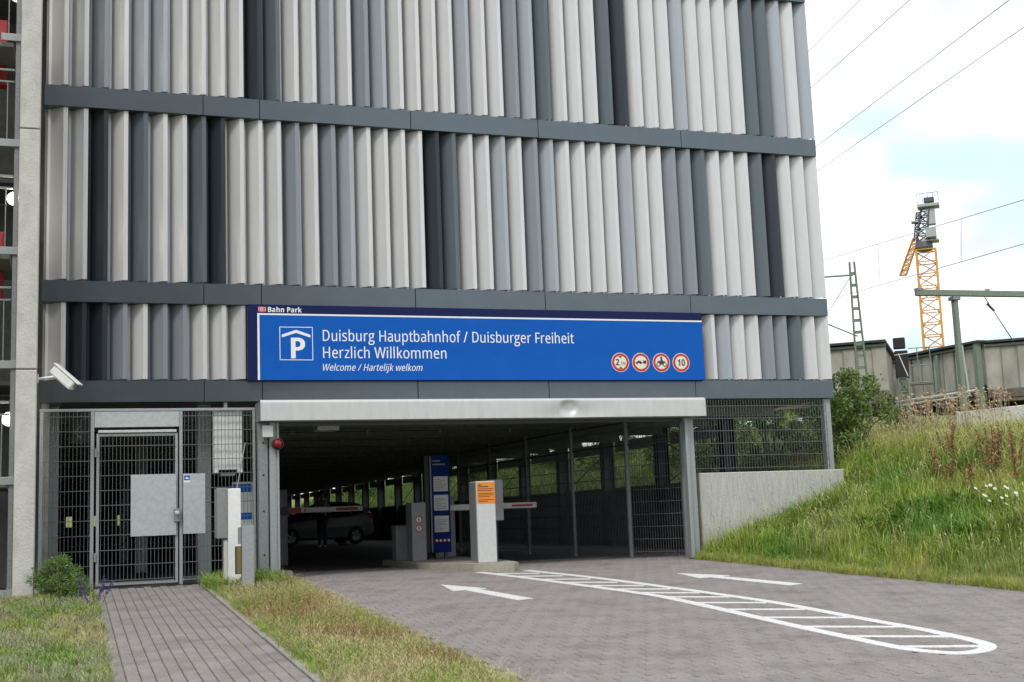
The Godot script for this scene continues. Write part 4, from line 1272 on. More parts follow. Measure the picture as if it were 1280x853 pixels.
func person() -> void:
	var t := thing("person", "person in a pale shirt and blue jeans standing beside the silver car", "person", Vector3(7.36, 0.0, -21.2))
	t.rotation.y = -0.5
	var skin := Color(0.42, 0.27, 0.19)
	var shirt := Color(0.55, 0.57, 0.62)
	var jean := Color(0.035, 0.055, 0.10)
	var shoe := Color(0.60, 0.59, 0.56)
	var V := func(x: float, y: float, z: float) -> Vector3: return Vector3(x, y, z)
	var B := []
	for s in [-1.0, 1.0]:
		var fz: float = 0.06 * s
		B.append([V.call(0.09 * s, 0.88, 0), V.call(0.10 * s, 0.48, 0.02 + fz), 0.088, 0.062, jean])
		B.append([V.call(0.10 * s, 0.48, 0.02 + fz), V.call(0.11 * s, 0.09, fz), 0.060, 0.046, jean])
		B.append([V.call(0.11 * s, 0.05, fz - 0.04), V.call(0.125 * s, 0.035, fz + 0.15), 0.042, 0.034, shoe])
		B.append([V.call(0.17 * s, 1.38, 0), V.call(0.225 * s, 1.10, -0.01), 0.054, 0.044, shirt])
		var wrist := Vector3(0.13 * s, 1.06, 0.21)
		B.append([V.call(0.225 * s, 1.10, -0.01), wrist, 0.041, 0.030, skin])
		B.append([wrist, wrist + Vector3(-0.035 * s, 0.01, 0.065), 0.030, 0.027, skin])
	B.append([V.call(0, 0.92, 0), V.call(0, 1.08, 0), 0.125, 0.115, jean])
	B.append([V.call(-0.035, 1.05, 0), V.call(-0.06, 1.34, 0), 0.105, 0.115, shirt])
	B.append([V.call(0.035, 1.05, 0), V.call(0.06, 1.34, 0), 0.105, 0.115, shirt])
	B.append([V.call(-0.15, 1.40, 0), V.call(0.15, 1.40, 0), 0.062, 0.062, shirt])
	B.append([V.call(0, 1.42, 0.0), V.call(0, 1.50, 0.015), 0.056, 0.052, skin])
	B.append([V.call(0, 1.56, 0.03), V.call(0, 1.64, 0.01), 0.078, 0.092, skin])
	B.append([V.call(0, 1.525, 0.075), V.call(0, 1.54, 0.06), 0.034, 0.05, skin])
	B.append([V.call(0, 1.62, 0.10), V.call(0, 1.585, 0.118), 0.010, 0.014, skin])
	for s in [-1.0, 1.0]:
		B.append([V.call(0.092 * s, 1.62, 0.0), V.call(0.094 * s, 1.585, 0.005), 0.018, 0.013, skin])
	var mb := sdf_body(B, Vector3(-0.36, 0.0, -0.2), Vector3(0.36, 1.78, 0.36), 0.016)
	# five bent fingers a hand, rooted in the palm
	mb.col = skin
	for s in [-1.0, 1.0]:
		var palm := Vector3(0.13 * s, 1.06, 0.21) + Vector3(-0.035 * s, 0.01, 0.065)
		for k in 4:
			var root: Vector3 = palm + Vector3(-0.006 * s, 0.024 - 0.017 * k, 0.008)
			var ln: float = [0.036, 0.041, 0.039, 0.030][k]
			var mid := root + Vector3(-0.45 * s, -0.1, 0.9).normalized() * ln
			mb.tube(root, mid, 0.0095, 0.009, 8)
			mb.tube(mid, mid + Vector3(-0.95 * s, -0.25, 0.1).normalized() * ln * 0.85, 0.009, 0.007, 8)
		var tb := palm + Vector3(-0.012 * s, 0.024, -0.03)
		mb.tube(tb, tb + Vector3(-0.025 * s, 0.026, 0.022), 0.011, 0.010, 8)
		mb.tube(tb + Vector3(-0.025 * s, 0.026, 0.022), tb + Vector3(-0.035 * s, 0.028, 0.05), 0.010, 0.008, 8)
	obj("body", mb, vcol(0.75), t)
	var hb := sdf_body([[Vector3(0, 1.66, -0.012), Vector3(0, 1.60, -0.035), 0.096, 0.088, Color(0.02, 0.015, 0.012)], [Vector3(-0.05, 1.70, 0.045), Vector3(0.05, 1.70, 0.045), 0.045, 0.045, Color(0.02, 0.015, 0.012)]], Vector3(-0.15, 1.45, -0.17), Vector3(0.15, 1.82, 0.16), 0.016)
	obj("hair", hb, vcol(0.6), t)
	for s in [-1.0, 1.0]:
		var ey := MB.new()
		ey.lathe([Vector2(0.011, 0.0), Vector2(0.008, 0.006), Vector2(0, 0.008)], 12, Transform3D(Basis(Vector3.RIGHT, PI / 2), Vector3(0.033 * s, 1.622, 0.090)))
		obj("eye", ey, M.ink, t)
	var mo := MB.new()
	mo.cbox(Vector3(0, 1.545, 0.107), Vector3(0.045, 0.009, 0.008), 0.002)
	obj("mouth", mo, plain(lin(0.26, 0.10, 0.08), 0.6), t)

# ---------------------------------------------------------------- railway
func lattice(mb: MB, base: Vector3, top: Vector3, wb: float, wt: float, u: Vector3, w: Vector3, panels: int, r: float, rb: float) -> void:
	var cs := [[-1, -1], [1, -1], [1, 1], [-1, 1]]
	for c in cs:
		mb.tube(base + (u * c[0] + w * c[1]) * wb / 2, top + (u * c[0] + w * c[1]) * wt / 2, r, r, 5)
	for i in panels:
		var p0 := base.lerp(top, float(i) / panels)
		var p1 := base.lerp(top, float(i + 1) / panels)
		var w0 := lerpf(wb, wt, float(i) / panels) / 2
		var w1 := lerpf(wb, wt, float(i + 1) / panels) / 2
		for k in 4:
			var a: Array = cs[k]
			var b: Array = cs[(k + 1) % 4]
			if i % 2 == 1:
				var q := a; a = b; b = q
			mb.tube(p0 + (u * a[0] + w * a[1]) * w0, p1 + (u * b[0] + w * b[1]) * w1, rb, rb, 4, false)
			mb.tube(p1 + (u * a[0] + w * a[1]) * w1, p1 + (u * b[0] + w * b[1]) * w1, rb, rb, 4, false)

func hall(label: String, a: Vector3, b: Vector3, into: Vector3, y0: float, y1: float, panel_w: float, green: bool) -> Node3D:
	# raised, clad hall wall between two plan points; into points away from the viewer
	var t := thing("station_hall", label, "building", Vector3(a.x, 0, a.z))
	var d := b - a
	d.y = 0
	var L := d.length()
	var u := d.normalized()
	var w := into.normalized()
	var bas := Basis(u, Vector3.UP, u.cross(Vector3.UP))
	if bas.z.dot(w) > 0: bas = Basis(u, Vector3.UP, -bas.z)
	var n := -w
	var k := int(L / panel_w)
	var pw := L / k
	for i in k:
		var p := u * (i + 0.5) * pw
		var mb := MB.new()
		mb.cbox(Vector3(p.x, (y0 + y1 - 0.16) / 2, p.z) - n * 0.02 * (i % 2), Vector3(pw - 0.018, y1 - 0.16 - y0, 0.03), 0.005, bas)
		obj("cladding_panel", mb, M.cladding, t)
		var jt := MB.new()
		jt.box(Vector3(u.x * i * pw, (y0 + y1 - 0.16) / 2, u.z * i * pw) + n * 0.025, Vector3(0.018, y1 - 0.16 - y0, 0.018), bas)
		obj("batten", jt, M.galv_dull if not green else M.green_paint, t)
	var hd := MB.new()
	hd.cbox(u * L / 2 + Vector3(0, y1 - 0.12, 0) + n * 0.03, Vector3(L, 0.07, 0.08), 0.01, bas)
	obj("header_rail", hd, M.galv_dull if not green else M.green_paint, t)
	var sk := MB.new()
	sk.cbox(u * L / 2 + Vector3(0, y0 - 0.12, 0) + n * 0.03, Vector3(L, 0.22, 0.10), 0.01, bas)
	obj("skirt_beam", sk, M.rust, t)
	var rf := MB.new()
	rf.box(u * L / 2 + Vector3(0, y1 - 0.02, 0) + w * 1.9, Vector3(L + 0.2, 0.06, 4.1), bas)
	obj("roof", rf, M.roofing, t)
	var bk := MB.new()
	bk.box(u * L / 2 + Vector3(0, (y0 + y1) / 2, 0) + w * 3.8, Vector3(L, y1 - y0, 0.1), bas)
	bk.box(u * 0.05 + Vector3(0, (y0 + y1) / 2, 0) + w * 1.9, Vector3(0.08, y1 - y0 - 0.1, 3.6), bas)
	bk.box(u * (L - 0.05) + Vector3(0, (y0 + y1) / 2, 0) + w * 1.9, Vector3(0.08, y1 - y0 - 0.1, 3.6), bas)
	obj("rear_cladding", bk, M.cladding, t)
	var dk := MB.new()
	dk.box(u * L / 2 + Vector3(0, y0 - 0.28, 0) + w * 1.9, Vector3(L, 0.1, 3.9), bas)
	obj("floor_deck", dk, M.rust, t)
	var m := int(L / 1.3)
	for i in m + 1:
		var q := u * L * i / maxf(m, 1)
		var lg := MB.new()
		lg.box(q + Vector3(0, (y0 + 1.5) / 2 - 0.15, 0) + w * 0.25, Vector3(0.14, y0 - 1.5 - 0.35, 0.14), bas)
		obj("support", lg, M.rust, t)
		if green and i > 0:
			var pl := MB.new()
			pl.cbox(q + Vector3(0, (y0 + y1) / 2 - 0.08, 0) + n * 0.06, Vector3(0.07, y1 - y0 - 0.2, 0.09), 0.01, bas)
			obj("pilaster", pl, M.green_paint, t)
	return t

func railway() -> void:
	var into := Vector3(0.65, 0, -0.76)
	hall("old clad platform hall standing behind the lattice mast", Vector3(15.8, 0, -13.0), Vector3(20.05, 0, -9.46), Vector3(0.6, 0, -0.8), 3.62, 4.93, 0.36, false)
	var far := hall("old clad hall wall with green pilasters below the crane", Vector3(22.6, 0, -17.0), Vector3(23.08, 0, -9.65), Vector3(1, 0, 0.0), 3.70, 4.95, 0.42, true)
	var gut := MB.new()
	gut.tube(Vector3(0.40, 3.62, 7.3), Vector3(-0.35, 3.55, 4.2), 0.05, 0.05, 8)
	gut.tube(Vector3(0.30, 3.50, 7.2), Vector3(-0.35, 3.45, 4.6), 0.03, 0.03, 8)
	obj("pipe", gut, M.alu, far)
	var cp := MB.new()
	cp.cbox(Vector3(0.44, 3.9, 7.42), Vector3(0.16, 2.1, 0.16), 0.02)
	obj("corner_pilaster", cp, M.green_paint, far)
	var dp := MB.new()
	dp.tube(Vector3(0.30, 4.9, 7.0), Vector3(0.36, 3.6, 7.05), 0.035, 0.035, 8)
	obj("downpipe", dp, M.alu, far)
	hall("weathered clad hall end with dark bays at the edge of the picture", Vector3(23.2, 0, -9.5), Vector3(29.5, 0, -4.2), Vector3(0.7, 0, -0.72), 3.62, 4.93, 0.40, false)
	# pale precast parapet along the plateau
	var pk := thing("precast_parapet", "white precast concrete parapet on the crest of the bank", "parapet", Vector3(16.95, 2.16, -3.05))
	var pb := MB.new()
	var bas := Basis(Vector3.UP, -atan2(1.58, 0.32) )
	for i in 3:
		var seg := MB.new()
		seg.cbox(bas * Vector3(1.0 + 2.02 * i, 0.16, 0), Vector3(2.0, 0.34, 0.12), 0.01, bas)
		obj("parapet_slab", seg, M.white, pk)
		for q in [0.2, 1.8]:
			var ft := MB.new()
			ft.cbox(bas * Vector3(q + 2.02 * i, -0.15, 0), Vector3(0.12, 0.28, 0.1), 0.01, bas)
			obj("parapet_foot", ft, M.kerb, pk)
	# tapering lattice mast with a bracket
	var m := thing("lattice_mast", "grey-green tapering lattice mast close to the car park's corner", "mast", Vector3(16.66, 1.6, -5.76))
	var fm := MB.new()
	var uu := Vector3(0.84, 0, 0.55)
	for s in [-1.0, 1.0]:
		fm.tube(uu * 0.15 * s + Vector3(0.02, 0, 0), uu * 0.05 * s + Vector3(-0.05, 4.55, 0), 0.032, 0.028, 4)
	obj("leg_pair", fm, M.green_paint, m)
	for i in 16:
		var f := (i + 1) / 17.0
		var wd := lerpf(0.15, 0.05, f)
		var rg := MB.new()
		rg.box(Vector3(lerpf(0.02, -0.05, f), 4.55 * f, 0), Vector3(wd * 2, 0.07, 0.02), Basis(uu, Vector3.UP, uu.cross(Vector3.UP)))
		obj("rung", rg, M.green_paint, m)
	var ar := MB.new()
	ar.tube(Vector3(-0.04, 4.25, 0), Vector3(-1.6, 4.25, -0.9), 0.022, 0.022, 6)
	ar.tube(Vector3(-0.04, 2.85, 0), Vector3(-1.6, 3.75, -0.9), 0.018, 0.018, 6)
	ar.tube(Vector3(-0.12, 4.2, 0), Vector3(-0.55, 3.45, -0.3), 0.008, 0.008, 5)
	obj("bracket_arm", ar, M.galv_dull, m)
	# light signal on a lattice post
	var s := thing("railway_signal", "black railway light signal with two boxes on a green lattice post", "signal", Vector3(17.95, 1.75, -6.05))
	var face := Basis(Vector3.UP, -0.63)
	var p1 := MB.new()
	p1.cbox(Vector3(-0.03, 2.59, 0), Vector3(0.27, 0.26, 0.14), 0.02, face)
	obj("upper_box", p1, M.black, s)
	var p2 := MB.new()
	p2.cbox(Vector3(0.0, 2.10, 0), Vector3(0.30, 0.64, 0.14), 0.02, face)
	var bx := obj("main_box", p2, M.black, s)
	var st := MB.new()
	st.box(face * Vector3(0.03, 0, 0.085) + Vector3(0, 2.08, 0), Vector3(0.02, 0.56, 0.01), face * Basis(Vector3.BACK, 0.32))
	st.box(face * Vector3(0.0, 0, 0.085) + Vector3(0, 2.33, 0), Vector3(0.30, 0.015, 0.01), face * Basis(Vector3.BACK, 0.08))
	obj("white_mark", st, M.white, bx)
	for q in [Vector3(0.05, 2.61, 0.072), Vector3(-0.03, 2.54, 0.072)]:
		disc(s, "signal_lens", Vector3.ZERO, 0.03, 0.006, M.galv_dull, 12).transform = Transform3D(face, face * Vector3(q.x - 0.03, 0, q.z) + Vector3(0, q.y, 0))
	var lp := MB.new()
	lattice(lp, Vector3(0.05, -0.1, -0.03), Vector3(0.02, 1.78, -0.03), 0.24, 0.20, Vector3(0.8, 0, 0.6), Vector3(-0.6, 0, 0.8), 6, 0.02, 0.012)
	obj("lattice_post", lp, M.green_paint, s)
	var cage := MB.new()
	for y in [1.66, 2.05, 2.45]:
		cage.path([face * Vector3(0.16, 0, 0.10) + Vector3(0, y, 0), face * Vector3(0.62, 0, 0.10) + Vector3(0, y, 0), face * Vector3(0.62, 0, -0.3) + Vector3(0, y, 0)], 0.012, 5)
	cage.tube(face * Vector3(0.62, 0, 0.10) + Vector3(0, 1.66, 0), face * Vector3(0.62, 0, 0.10) + Vector3(0, 2.45, 0), 0.012, 0.012, 5)
	cage.tube(face * Vector3(0.35, 0, 0.10) + Vector3(0, 1.66, 0), face * Vector3(0.35, 0, 0.10) + Vector3(0, 2.45, 0), 0.012, 0.012, 5)
	cage.box(face * Vector3(0.4, 0, -0.1) + Vector3(0, 1.64, 0), Vector3(0.5, 0.03, 0.4), face)
	obj("service_cage", cage, M.galv_dull, s)
	# catenary portal: post and long beam
	var g := thing("catenary_gantry", "green steel gantry with a long crossbeam in front of the hall", "gantry", Vector3(21.0, 1.6, -7.81))
	var gp := MB.new()
	gp.cbox(Vector3(0, 2.1, 0), Vector3(0.12, 4.2, 0.14), 0.01)
	obj("gantry_post", gp, M.green_paint, g)
	var db := Vector3(3.16, 0.0, 0.17).normalized()
	var gb := Basis(db, Vector3.UP, db.cross(Vector3.UP).normalized()).orthonormalized()
	var bm := MB.new()
	bm.cbox(gb * Vector3(1.95, 0, 0) + Vector3(0, 4.30, 0), Vector3(6.1, 0.15, 0.14), 0.01, gb)
	obj("crossbeam", bm, M.green_paint, g)
	var hd := MB.new()
	hd.cbox(Vector3(0, 4.16, 0), Vector3(0.22, 0.09, 0.22), 0.01)
	hd.cbox(gb * Vector3(-1.02, 0.09, 0) + Vector3(0, 4.29, 0), Vector3(0.16, 0.08, 0.16), 0.01)
	hd.cbox(gb * Vector3(1.0, 0.09, 0) + Vector3(0, 4.29, 0), Vector3(0.1, 0.08, 0.1), 0.01)
	obj("beam_fitting", hd, M.galv_dull, g)
	var hg := MB.new()
	hg.tube(gb * Vector3(0.9, -0.08, 0) + Vector3(0, 4.29, 0), Vector3(1.45, 3.05, 0.3), 0.014, 0.014, 6)
	hg.tube(gb * Vector3(0.93, -0.2, 0) + Vector3(0.02, 4.25, 0), Vector3(1.12, 3.85, 0.1), 0.035, 0.035, 8)
	obj("insulator_hanger", hg, M.crane_dark, g)
	# overhead wires
	var wires := [["thin overhead wire crossing the sky nearest the roof corner", Vector3(30.53, 20.55, -27.75), Vector3(23.62, 16.65, -14.28)], ["second thin overhead wire below the topmost one", Vector3(30.55, 18.9, -27.73), Vector3(23.57, 15.61, -11.81)], ["overhead wire running above the lowest wire of the sky pairs", Vector3(30.6, 16.24, -27.7), Vector3(24.31, 14.34, -8.55)], ["overhead wire meeting the middle fascia band's corner", Vector3(30.59, 15.16, -27.71), Vector3(24.53, 13.49, -8.35)], ["catenary messenger wire passing in front of the crane cab", Vector3(33.4, 12.12, -31.85), Vector3(22.88, 8.25, -7.15)], ["contact wire passing in front of the crane's yellow mast", Vector3(33.41, 10.21, -31.84), Vector3(22.8, 7.11, -7.22)]]
	for i in 6:
		var a: Vector3 = wires[i][1]
		var b: Vector3 = wires[i][2]
		var aa := a + (a - b) * 1.5
		var bb := b + (b - a) * 1.2
		var mb := MB.new()
		mb.path([aa, a.lerp(b, 0.0), a.lerp(b, 0.5), b, bb], 0.014 if i < 4 else 0.013, 5)
		var o := obj("overhead_wire", mb, M.wire_grey, self)
		tag(o, wires[i][0], "wire", "wires over the railway")
		if i == 4:
			for q in [[Vector3(24.98, 9.02, -12.09), Vector3(24.95, 7.74, -12.22)], [Vector3(29.2, 10.57, -22.0), Vector3(29.2, 8.97, -22.05)]]:
				var dr := MB.new()
				dr.tube(q[0], q[1], 0.009, 0.009, 5)
				obj("dropper", dr, M.wire_grey, o)
	# tower crane far behind
	var c := thing("tower_crane", "yellow lattice tower crane with grey machinery far behind the hall", "crane", Vector3(80.2, 0, -84.35))
	var cu := Vector3(0.77, 0, 0.63)
	var cw := Vector3(-0.63, 0, 0.77)
	var lm := MB.new()
	lattice(lm, Vector3(0, -1.6, 0), Vector3(0.15, 25.40, 0), 1.85, 1.85, cu, cw, 22, 0.10, 0.055)
	obj("mast", lm, M.crane, c)
	var yb := Basis(cu, Vector3.UP, cw)
	var sl := MB.new()
	sl.lathe([Vector2(0, 25.40), Vector2(0.75, 25.40), Vector2(0.85, 25.68), Vector2(0.8, 26.05), Vector2(0.7, 26.42), Vector2(0, 26.42)], 16)
	obj("slewing_ring", sl, M.crane_dark, c)
	var cb := MB.new()
	cb.cbox(Vector3(0, 26.98, 0) + cu * 0.75 + cw * 0.6, Vector3(1.0, 1.0, 1.2), 0.06, yb)
	obj("cab", cb, M.crane_grey, c)
	var pf := MB.new()
	pf.cbox(Vector3(0, 26.28, 0) + cu * 0.6, Vector3(1.7, 0.15, 1.5), 0.03, yb)
	pf.cbox(Vector3(0, 28.38, 0) - cu * 0.6, Vector3(0.9, 0.18, 0.9), 0.03, yb)
	obj("platform", pf, M.crane_grey, c)
	var fr := MB.new()
	lattice(fr, Vector3(0, 26.42, 0) - cu * 0.2, Vector3(0, 29.49, 0) + cu * 0.35, 1.0, 0.8, cu, cw, 5, 0.09, 0.06)
	lattice(fr, Vector3(0, 26.52, 0) - cu * 0.8, Vector3(0, 29.31, 0) - cu * 0.35, 0.3, 0.3, cu, cw, 5, 0.06, 0.04)
	obj("tower_head", fr, M.crane_dark, c)
	var cw2 := MB.new()
	cw2.cbox(Vector3(0, 28.75, 0) + cu * 0.85, Vector3(0.85, 1.6, 0.9), 0.04, yb)
	obj("counterweight", cw2, M.crane_grey, c)
	var tp := MB.new()
	tp.cbox(Vector3(0, 29.86, 0) + cu * 0.7, Vector3(2.1, 0.3, 1.6), 0.03, yb)
	obj("top_platform", tp, M.crane_grey, c)
	var wi := MB.new()
	wi.cbox(Vector3(0, 30.47, 0) + cu * 0.8, Vector3(1.0, 0.5, 0.8), 0.08, yb)
	for q in [-0.3, 0.2, 0.7, 1.2, 1.7]:
		wi.tube(Vector3(0, 30.10, 0) + cu * q + cw * 0.75, Vector3(0, 31.07, 0) + cu * q + cw * 0.75, 0.03, 0.03, 4)
	wi.tube(Vector3(0, 31.07, 0) - cu * 0.3 + cw * 0.75, Vector3(0, 31.07, 0) + cu * 1.7 + cw * 0.75, 0.03, 0.03, 4)
	obj("winch", wi, M.crane_dark, c)
	var jb := MB.new()
	lattice(jb, Vector3(0, 26.70, 0) - cu * 0.75, Vector3(0, 23.3, 0) - cu * 2.3 - cw * 1.0, 0.55, 0.6, cu, cw, 7, 0.07, 0.045)
	obj("jib_section", jb, M.crane, c)

func added_dark_blocks() -> void:
	# unseen blocks, added and sized to darken what the satin sheet metal mirrors
	for s in [["added_office_block", "added dark brick office block out of view that darkens the louvres", Vector3(-24, -1.6, -12), Vector3(15.0, 20.0, 18.5), true], ["added_flats_block", "added tall dark brick block behind the viewer that darkens the fascia", Vector3(-9, -1.6, 46), Vector3(19.0, 28.0, 12.0), false]]:
		var t := thing(s[0], s[1], "building", s[2])
		var d: Vector3 = s[3]
		var w := MB.new()
		w.box(d * 0.5, d)
		obj("wall", w, M.brick, t)
		var rf := MB.new()
		rf.cbox(Vector3(d.x / 2, d.y + 0.15, d.z / 2), Vector3(d.x + 0.5, 0.3, d.z + 0.5), 0.03)
		obj("roof", rf, M.roofing, t)
		var along: float = d.z if s[4] else d.x
		var wm := MB.new()
		wm.cbox(Vector3.ZERO, Vector3(0.06, 1.7, 1.5) if s[4] else Vector3(1.5, 1.7, 0.06), 0.01)
		var mesh := wm.mesh()
		for j in (4 if s[4] else 7):
			for i in int(along / 3.4):
				var o := inst("window", mesh, M.glass, t)
				var q := 2.0 + 3.4 * i
				o.position = Vector3(d.x + 0.01, 2.6 + 3.4 * j, q) if s[4] else Vector3(q, 2.6 + 3.4 * j, -0.01)

# ---------------------------------------------------------------- vegetation
func tuft(blades: int, h: float, spread: float, width: float, lean: float, heads: bool, sd: int) -> ArrayMesh:
	var r := RandomNumberGenerator.new()
	r.seed = sd
	var mb := MB.new()
	mb.use_col = true
	for i in blades:
		var a := r.randf() * TAU
		var p := Vector3(cos(a), 0, sin(a)) * spread * sqrt(r.randf())
		var az := r.randf() * TAU
		var d := Vector3(cos(az), 0, sin(az))
		var s := Vector3(-d.z, 0, d.x)
		var hh := h * r.randf_range(0.55, 1.1)
		var ln := lean * r.randf_range(0.2, 1.3)
		var w := width * r.randf_range(0.7, 1.2)
		var p1 := p + d * hh * ln * 0.25 + Vector3.UP * hh * 0.5
		var p2 := p + d * hh * ln * 0.75 + Vector3.UP * hh * (0.95 - 0.25 * ln)
		var g := r.randf_range(0.75, 1.25)
		mb.col = Color(g, g, g * 0.95)
		mb.quad(p - s * w, p + s * w, p1 + s * w * 0.8, p1 - s * w * 0.8)
		if heads:
			mb.quad(p1 - s * w * 0.7, p1 + s * w * 0.7, p2 + s * w * 0.6, p2 - s * w * 0.6)
			mb.col = Color(g * 1.15, g * 1.05, g * 0.9)
			var p3 := p2 + d * hh * 0.10 + Vector3.UP * hh * 0.07
			var p4 := p3 + d * hh * 0.13 + Vector3.UP * hh * 0.02
			var hw := w * 2.6
			mb.quad(p2 - s * w, p2 + s * w, p3 + s * hw, p3 - s * hw)
			mb.tri(p3 - s * hw, p3 + s * hw, p4)
		else:
			mb.quad(p1 - s * w * 0.8, p1 + s * w * 0.8, p2 + s * w * 0.35, p2 - s * w * 0.35)
			mb.tri(p2 - s * w * 0.35, p2 + s * w * 0.35, p2 + d * hh * ln * 0.2 + Vector3.UP * hh * 0.06)
	return mb.mesh()

func scatter(called: String, label: String, mesh: ArrayMesh, spots: Array) -> void:
	# spots: [position, turn, scale, colour]
	var mm := MultiMesh.new()
	mm.transform_format = MultiMesh.TRANSFORM_3D
	mm.use_colors = true
	mm.mesh = mesh
	mm.instance_count = spots.size()
	for i in spots.size():
		var s: Array = spots[i]
		var b := Basis(Vector3.UP, s[1]).scaled(Vector3(1, 1, 1) * s[2])
		b = Basis(Vector3(rng.randf_range(-1, 1), 0, rng.randf_range(-1, 1)).normalized(), rng.randf_range(0, 0.22)) * b
		mm.set_instance_transform(i, Transform3D(b, s[0]))
		mm.set_instance_color(i, s[3])
	var o := MultiMeshInstance3D.new()
	o.name = numbered(called)
	o.multimesh = mm
	o.material_override = M.leaf
	add_child(o)
	o.set_meta("kind", "stuff")
	o.set_meta("label", label)
	o.set_meta("category", "grass")

func mixc(a: Color, b: Color, t: float) -> Color:
	return a.lerp(b, clampf(t, 0.0, 1.0))

func grasses() -> void:
	var green := Color(0.22, 0.385, 0.055)
	var lush := Color(0.155, 0.31, 0.04)
	var yellow := Color(0.42, 0.475, 0.085)
	var straw := Color(0.50, 0.42, 0.24)
	var rusty := Color(0.33, 0.20, 0.085)
	var t_long := tuft(22, 0.34, 0.11, 0.0038, 1.05, false, 3)
	var t_mid := tuft(22, 0.21, 0.10, 0.0034, 0.95, false, 4)
	var t_short := tuft(20, 0.075, 0.05, 0.0017, 1.0, false, 5)
	var t_seed := tuft(7, 0.55, 0.10, 0.0024, 0.55, true, 6)
	var t_seed_s := tuft(8, 0.17, 0.06, 0.0010, 0.7, true, 7)
	var t_weed := tuft(10, 0.18, 0.07, 0.012, 1.2, false, 8)
	# embankment
	var A := []
	var B := []
	var C2 := []
	var D := []
	for i in 17000:
		var z := rng.randf_range(-5.0, 13.0)
		var f := rng.randf()
		var x := 9.10 + 0.13 * maxf(z, 0.0) + 6.6 * f
		if z < 0.05 and x < 12.2: continue
		var n1 := 1.5 * no.get_noise_2d(x * 45, z * 38)
		var n2 := no.get_noise_2d(x * 60 + 500, z * 60)
		var p := Vector3(x, emb(x, z) - 0.015, z)
		var dry := clampf((f - 0.14) * 1.7 + n1 * 1.3, 0.0, 1.0)
		var col := mixc(mixc(green, lush, 0.5 + n2), mixc(yellow, straw, dry * 0.5), dry * 0.7 + 0.12 * rng.randf())
		col = mixc(col, yellow, clampf(0.25 - n2 * 1.2, 0.0, 0.6)) * rng.randf_range(0.75, 1.25)
		var edge := clampf(0.4 + f * 9.0, 0.4, 1.0)
		var u := rng.randf()
		if u < 0.54: A.append([p, rng.randf() * TAU, rng.randf_range(0.6, 1.15) * edge, col])
		elif u < 0.80: B.append([p, rng.randf() * TAU, rng.randf_range(0.8, 1.3) * edge, col * 1.05])
		elif u < 0.90 and n2 > -0.25: C2.append([p, rng.randf() * TAU, rng.randf_range(0.6, 1.3) * edge, mixc(lush, green, rng.randf()) * 0.9])
		elif f > 0.05 and rng.randf() < 0.45 + dry: D.append([p, rng.randf() * TAU, rng.randf_range(0.7, 1.15), mixc(straw, yellow, rng.randf() * 0.7) * rng.randf_range(0.8, 1.1)])
	# long grass hugging the retaining wall and the crest
	for i in 700:
		var x2 := rng.randf_range(9.5, 12.6)
		var z2 := rng.randf_range(0.03, 0.7)
		A.append([Vector3(x2, emb(x2, z2) - 0.02, z2), rng.randf() * TAU, rng.randf_range(0.6, 1.25) * clampf((x2 - 9.3) * 0.9, 0.3, 1.0), mixc(green, yellow, rng.randf() * 0.7) * rng.randf_range(0.7, 1.15)])
	for i in 900:
		var x3 := rng.randf_range(12.8, 15.5)
		var z3 := rng.randf_range(-4.0, 7.0)
		D.append([Vector3(x3, emb(x3, z3) - 0.02, z3), rng.randf() * TAU, rng.randf_range(0.5, 0.9), mixc(mixc(straw, yellow, rng.randf()), rusty, rng.randf() * 0.35) * rng.randf_range(0.8, 1.1)])
	# ragged dry foot of the bank along the paving
	for i in 1500:
		var z7 := rng.randf_range(0.2, 12.0)
		var x7 := 9.06 + 0.13 * z7 + absf(rng.randfn(0.0, 0.10)) + 0.05 * no.get_noise_2d(z7 * 90, 3.0)
		B.append([Vector3(x7, emb(x7, z7) - 0.01, z7), rng.randf() * TAU, rng.randf_range(0.3, 0.75), mixc(yellow, mixc(green, straw, rng.randf()), rng.randf() * 0.8) * rng.randf_range(0.8, 1.15)])
	# beside the garage, seen through its open side
	for i in 3000:
		var x4 := rng.randf_range(12.1, 16.5)
		var z4 := rng.randf_range(-60.0, -5.0)
		A.append([Vector3(x4, emb(x4, z4) - 0.02, z4), rng.randf() * TAU, rng.randf_range(0.9, 1.6), mixc(green, yellow, rng.randf() * 0.8) * rng.randf_range(0.7, 1.15)])
	# leafy weed patches of other greens
	for i in 16:
		var cx := rng.randf_range(9.9, 13.6)
		var cz := rng.randf_range(0.6, 8.0)
		var tint := mixc(lush * 0.75, mixc(green, Color(0.30, 0.36, 0.16), rng.randf()), rng.randf())
		for k in 42:
			var wx := cx + 0.13 * cz + rng.randfn(0.0, 0.22)
			var wz := cz + rng.randfn(0.0, 0.28)
			if wx < 9.2 + 0.13 * wz or wz < 0.05: continue
			C2.append([Vector3(wx, emb(wx, wz) - 0.02, wz), rng.randf() * TAU, rng.randf_range(1.0, 2.0), tint * rng.randf_range(0.8, 1.2)])
	scatter("long_grass", "long green grass covering the embankment", t_long, A)
	scatter("meadow_grass", "mid-length grass growing across the embankment", t_mid, B)
	scatter("broad_weeds", "broad-leaved weeds between the grass of the embankment", t_weed, C2)
	scatter("dry_grass", "dry straw-coloured seed stalks standing on the embankment", t_seed, D)
	# lawn by the path
	var E := []
	var F := []
	var G := []
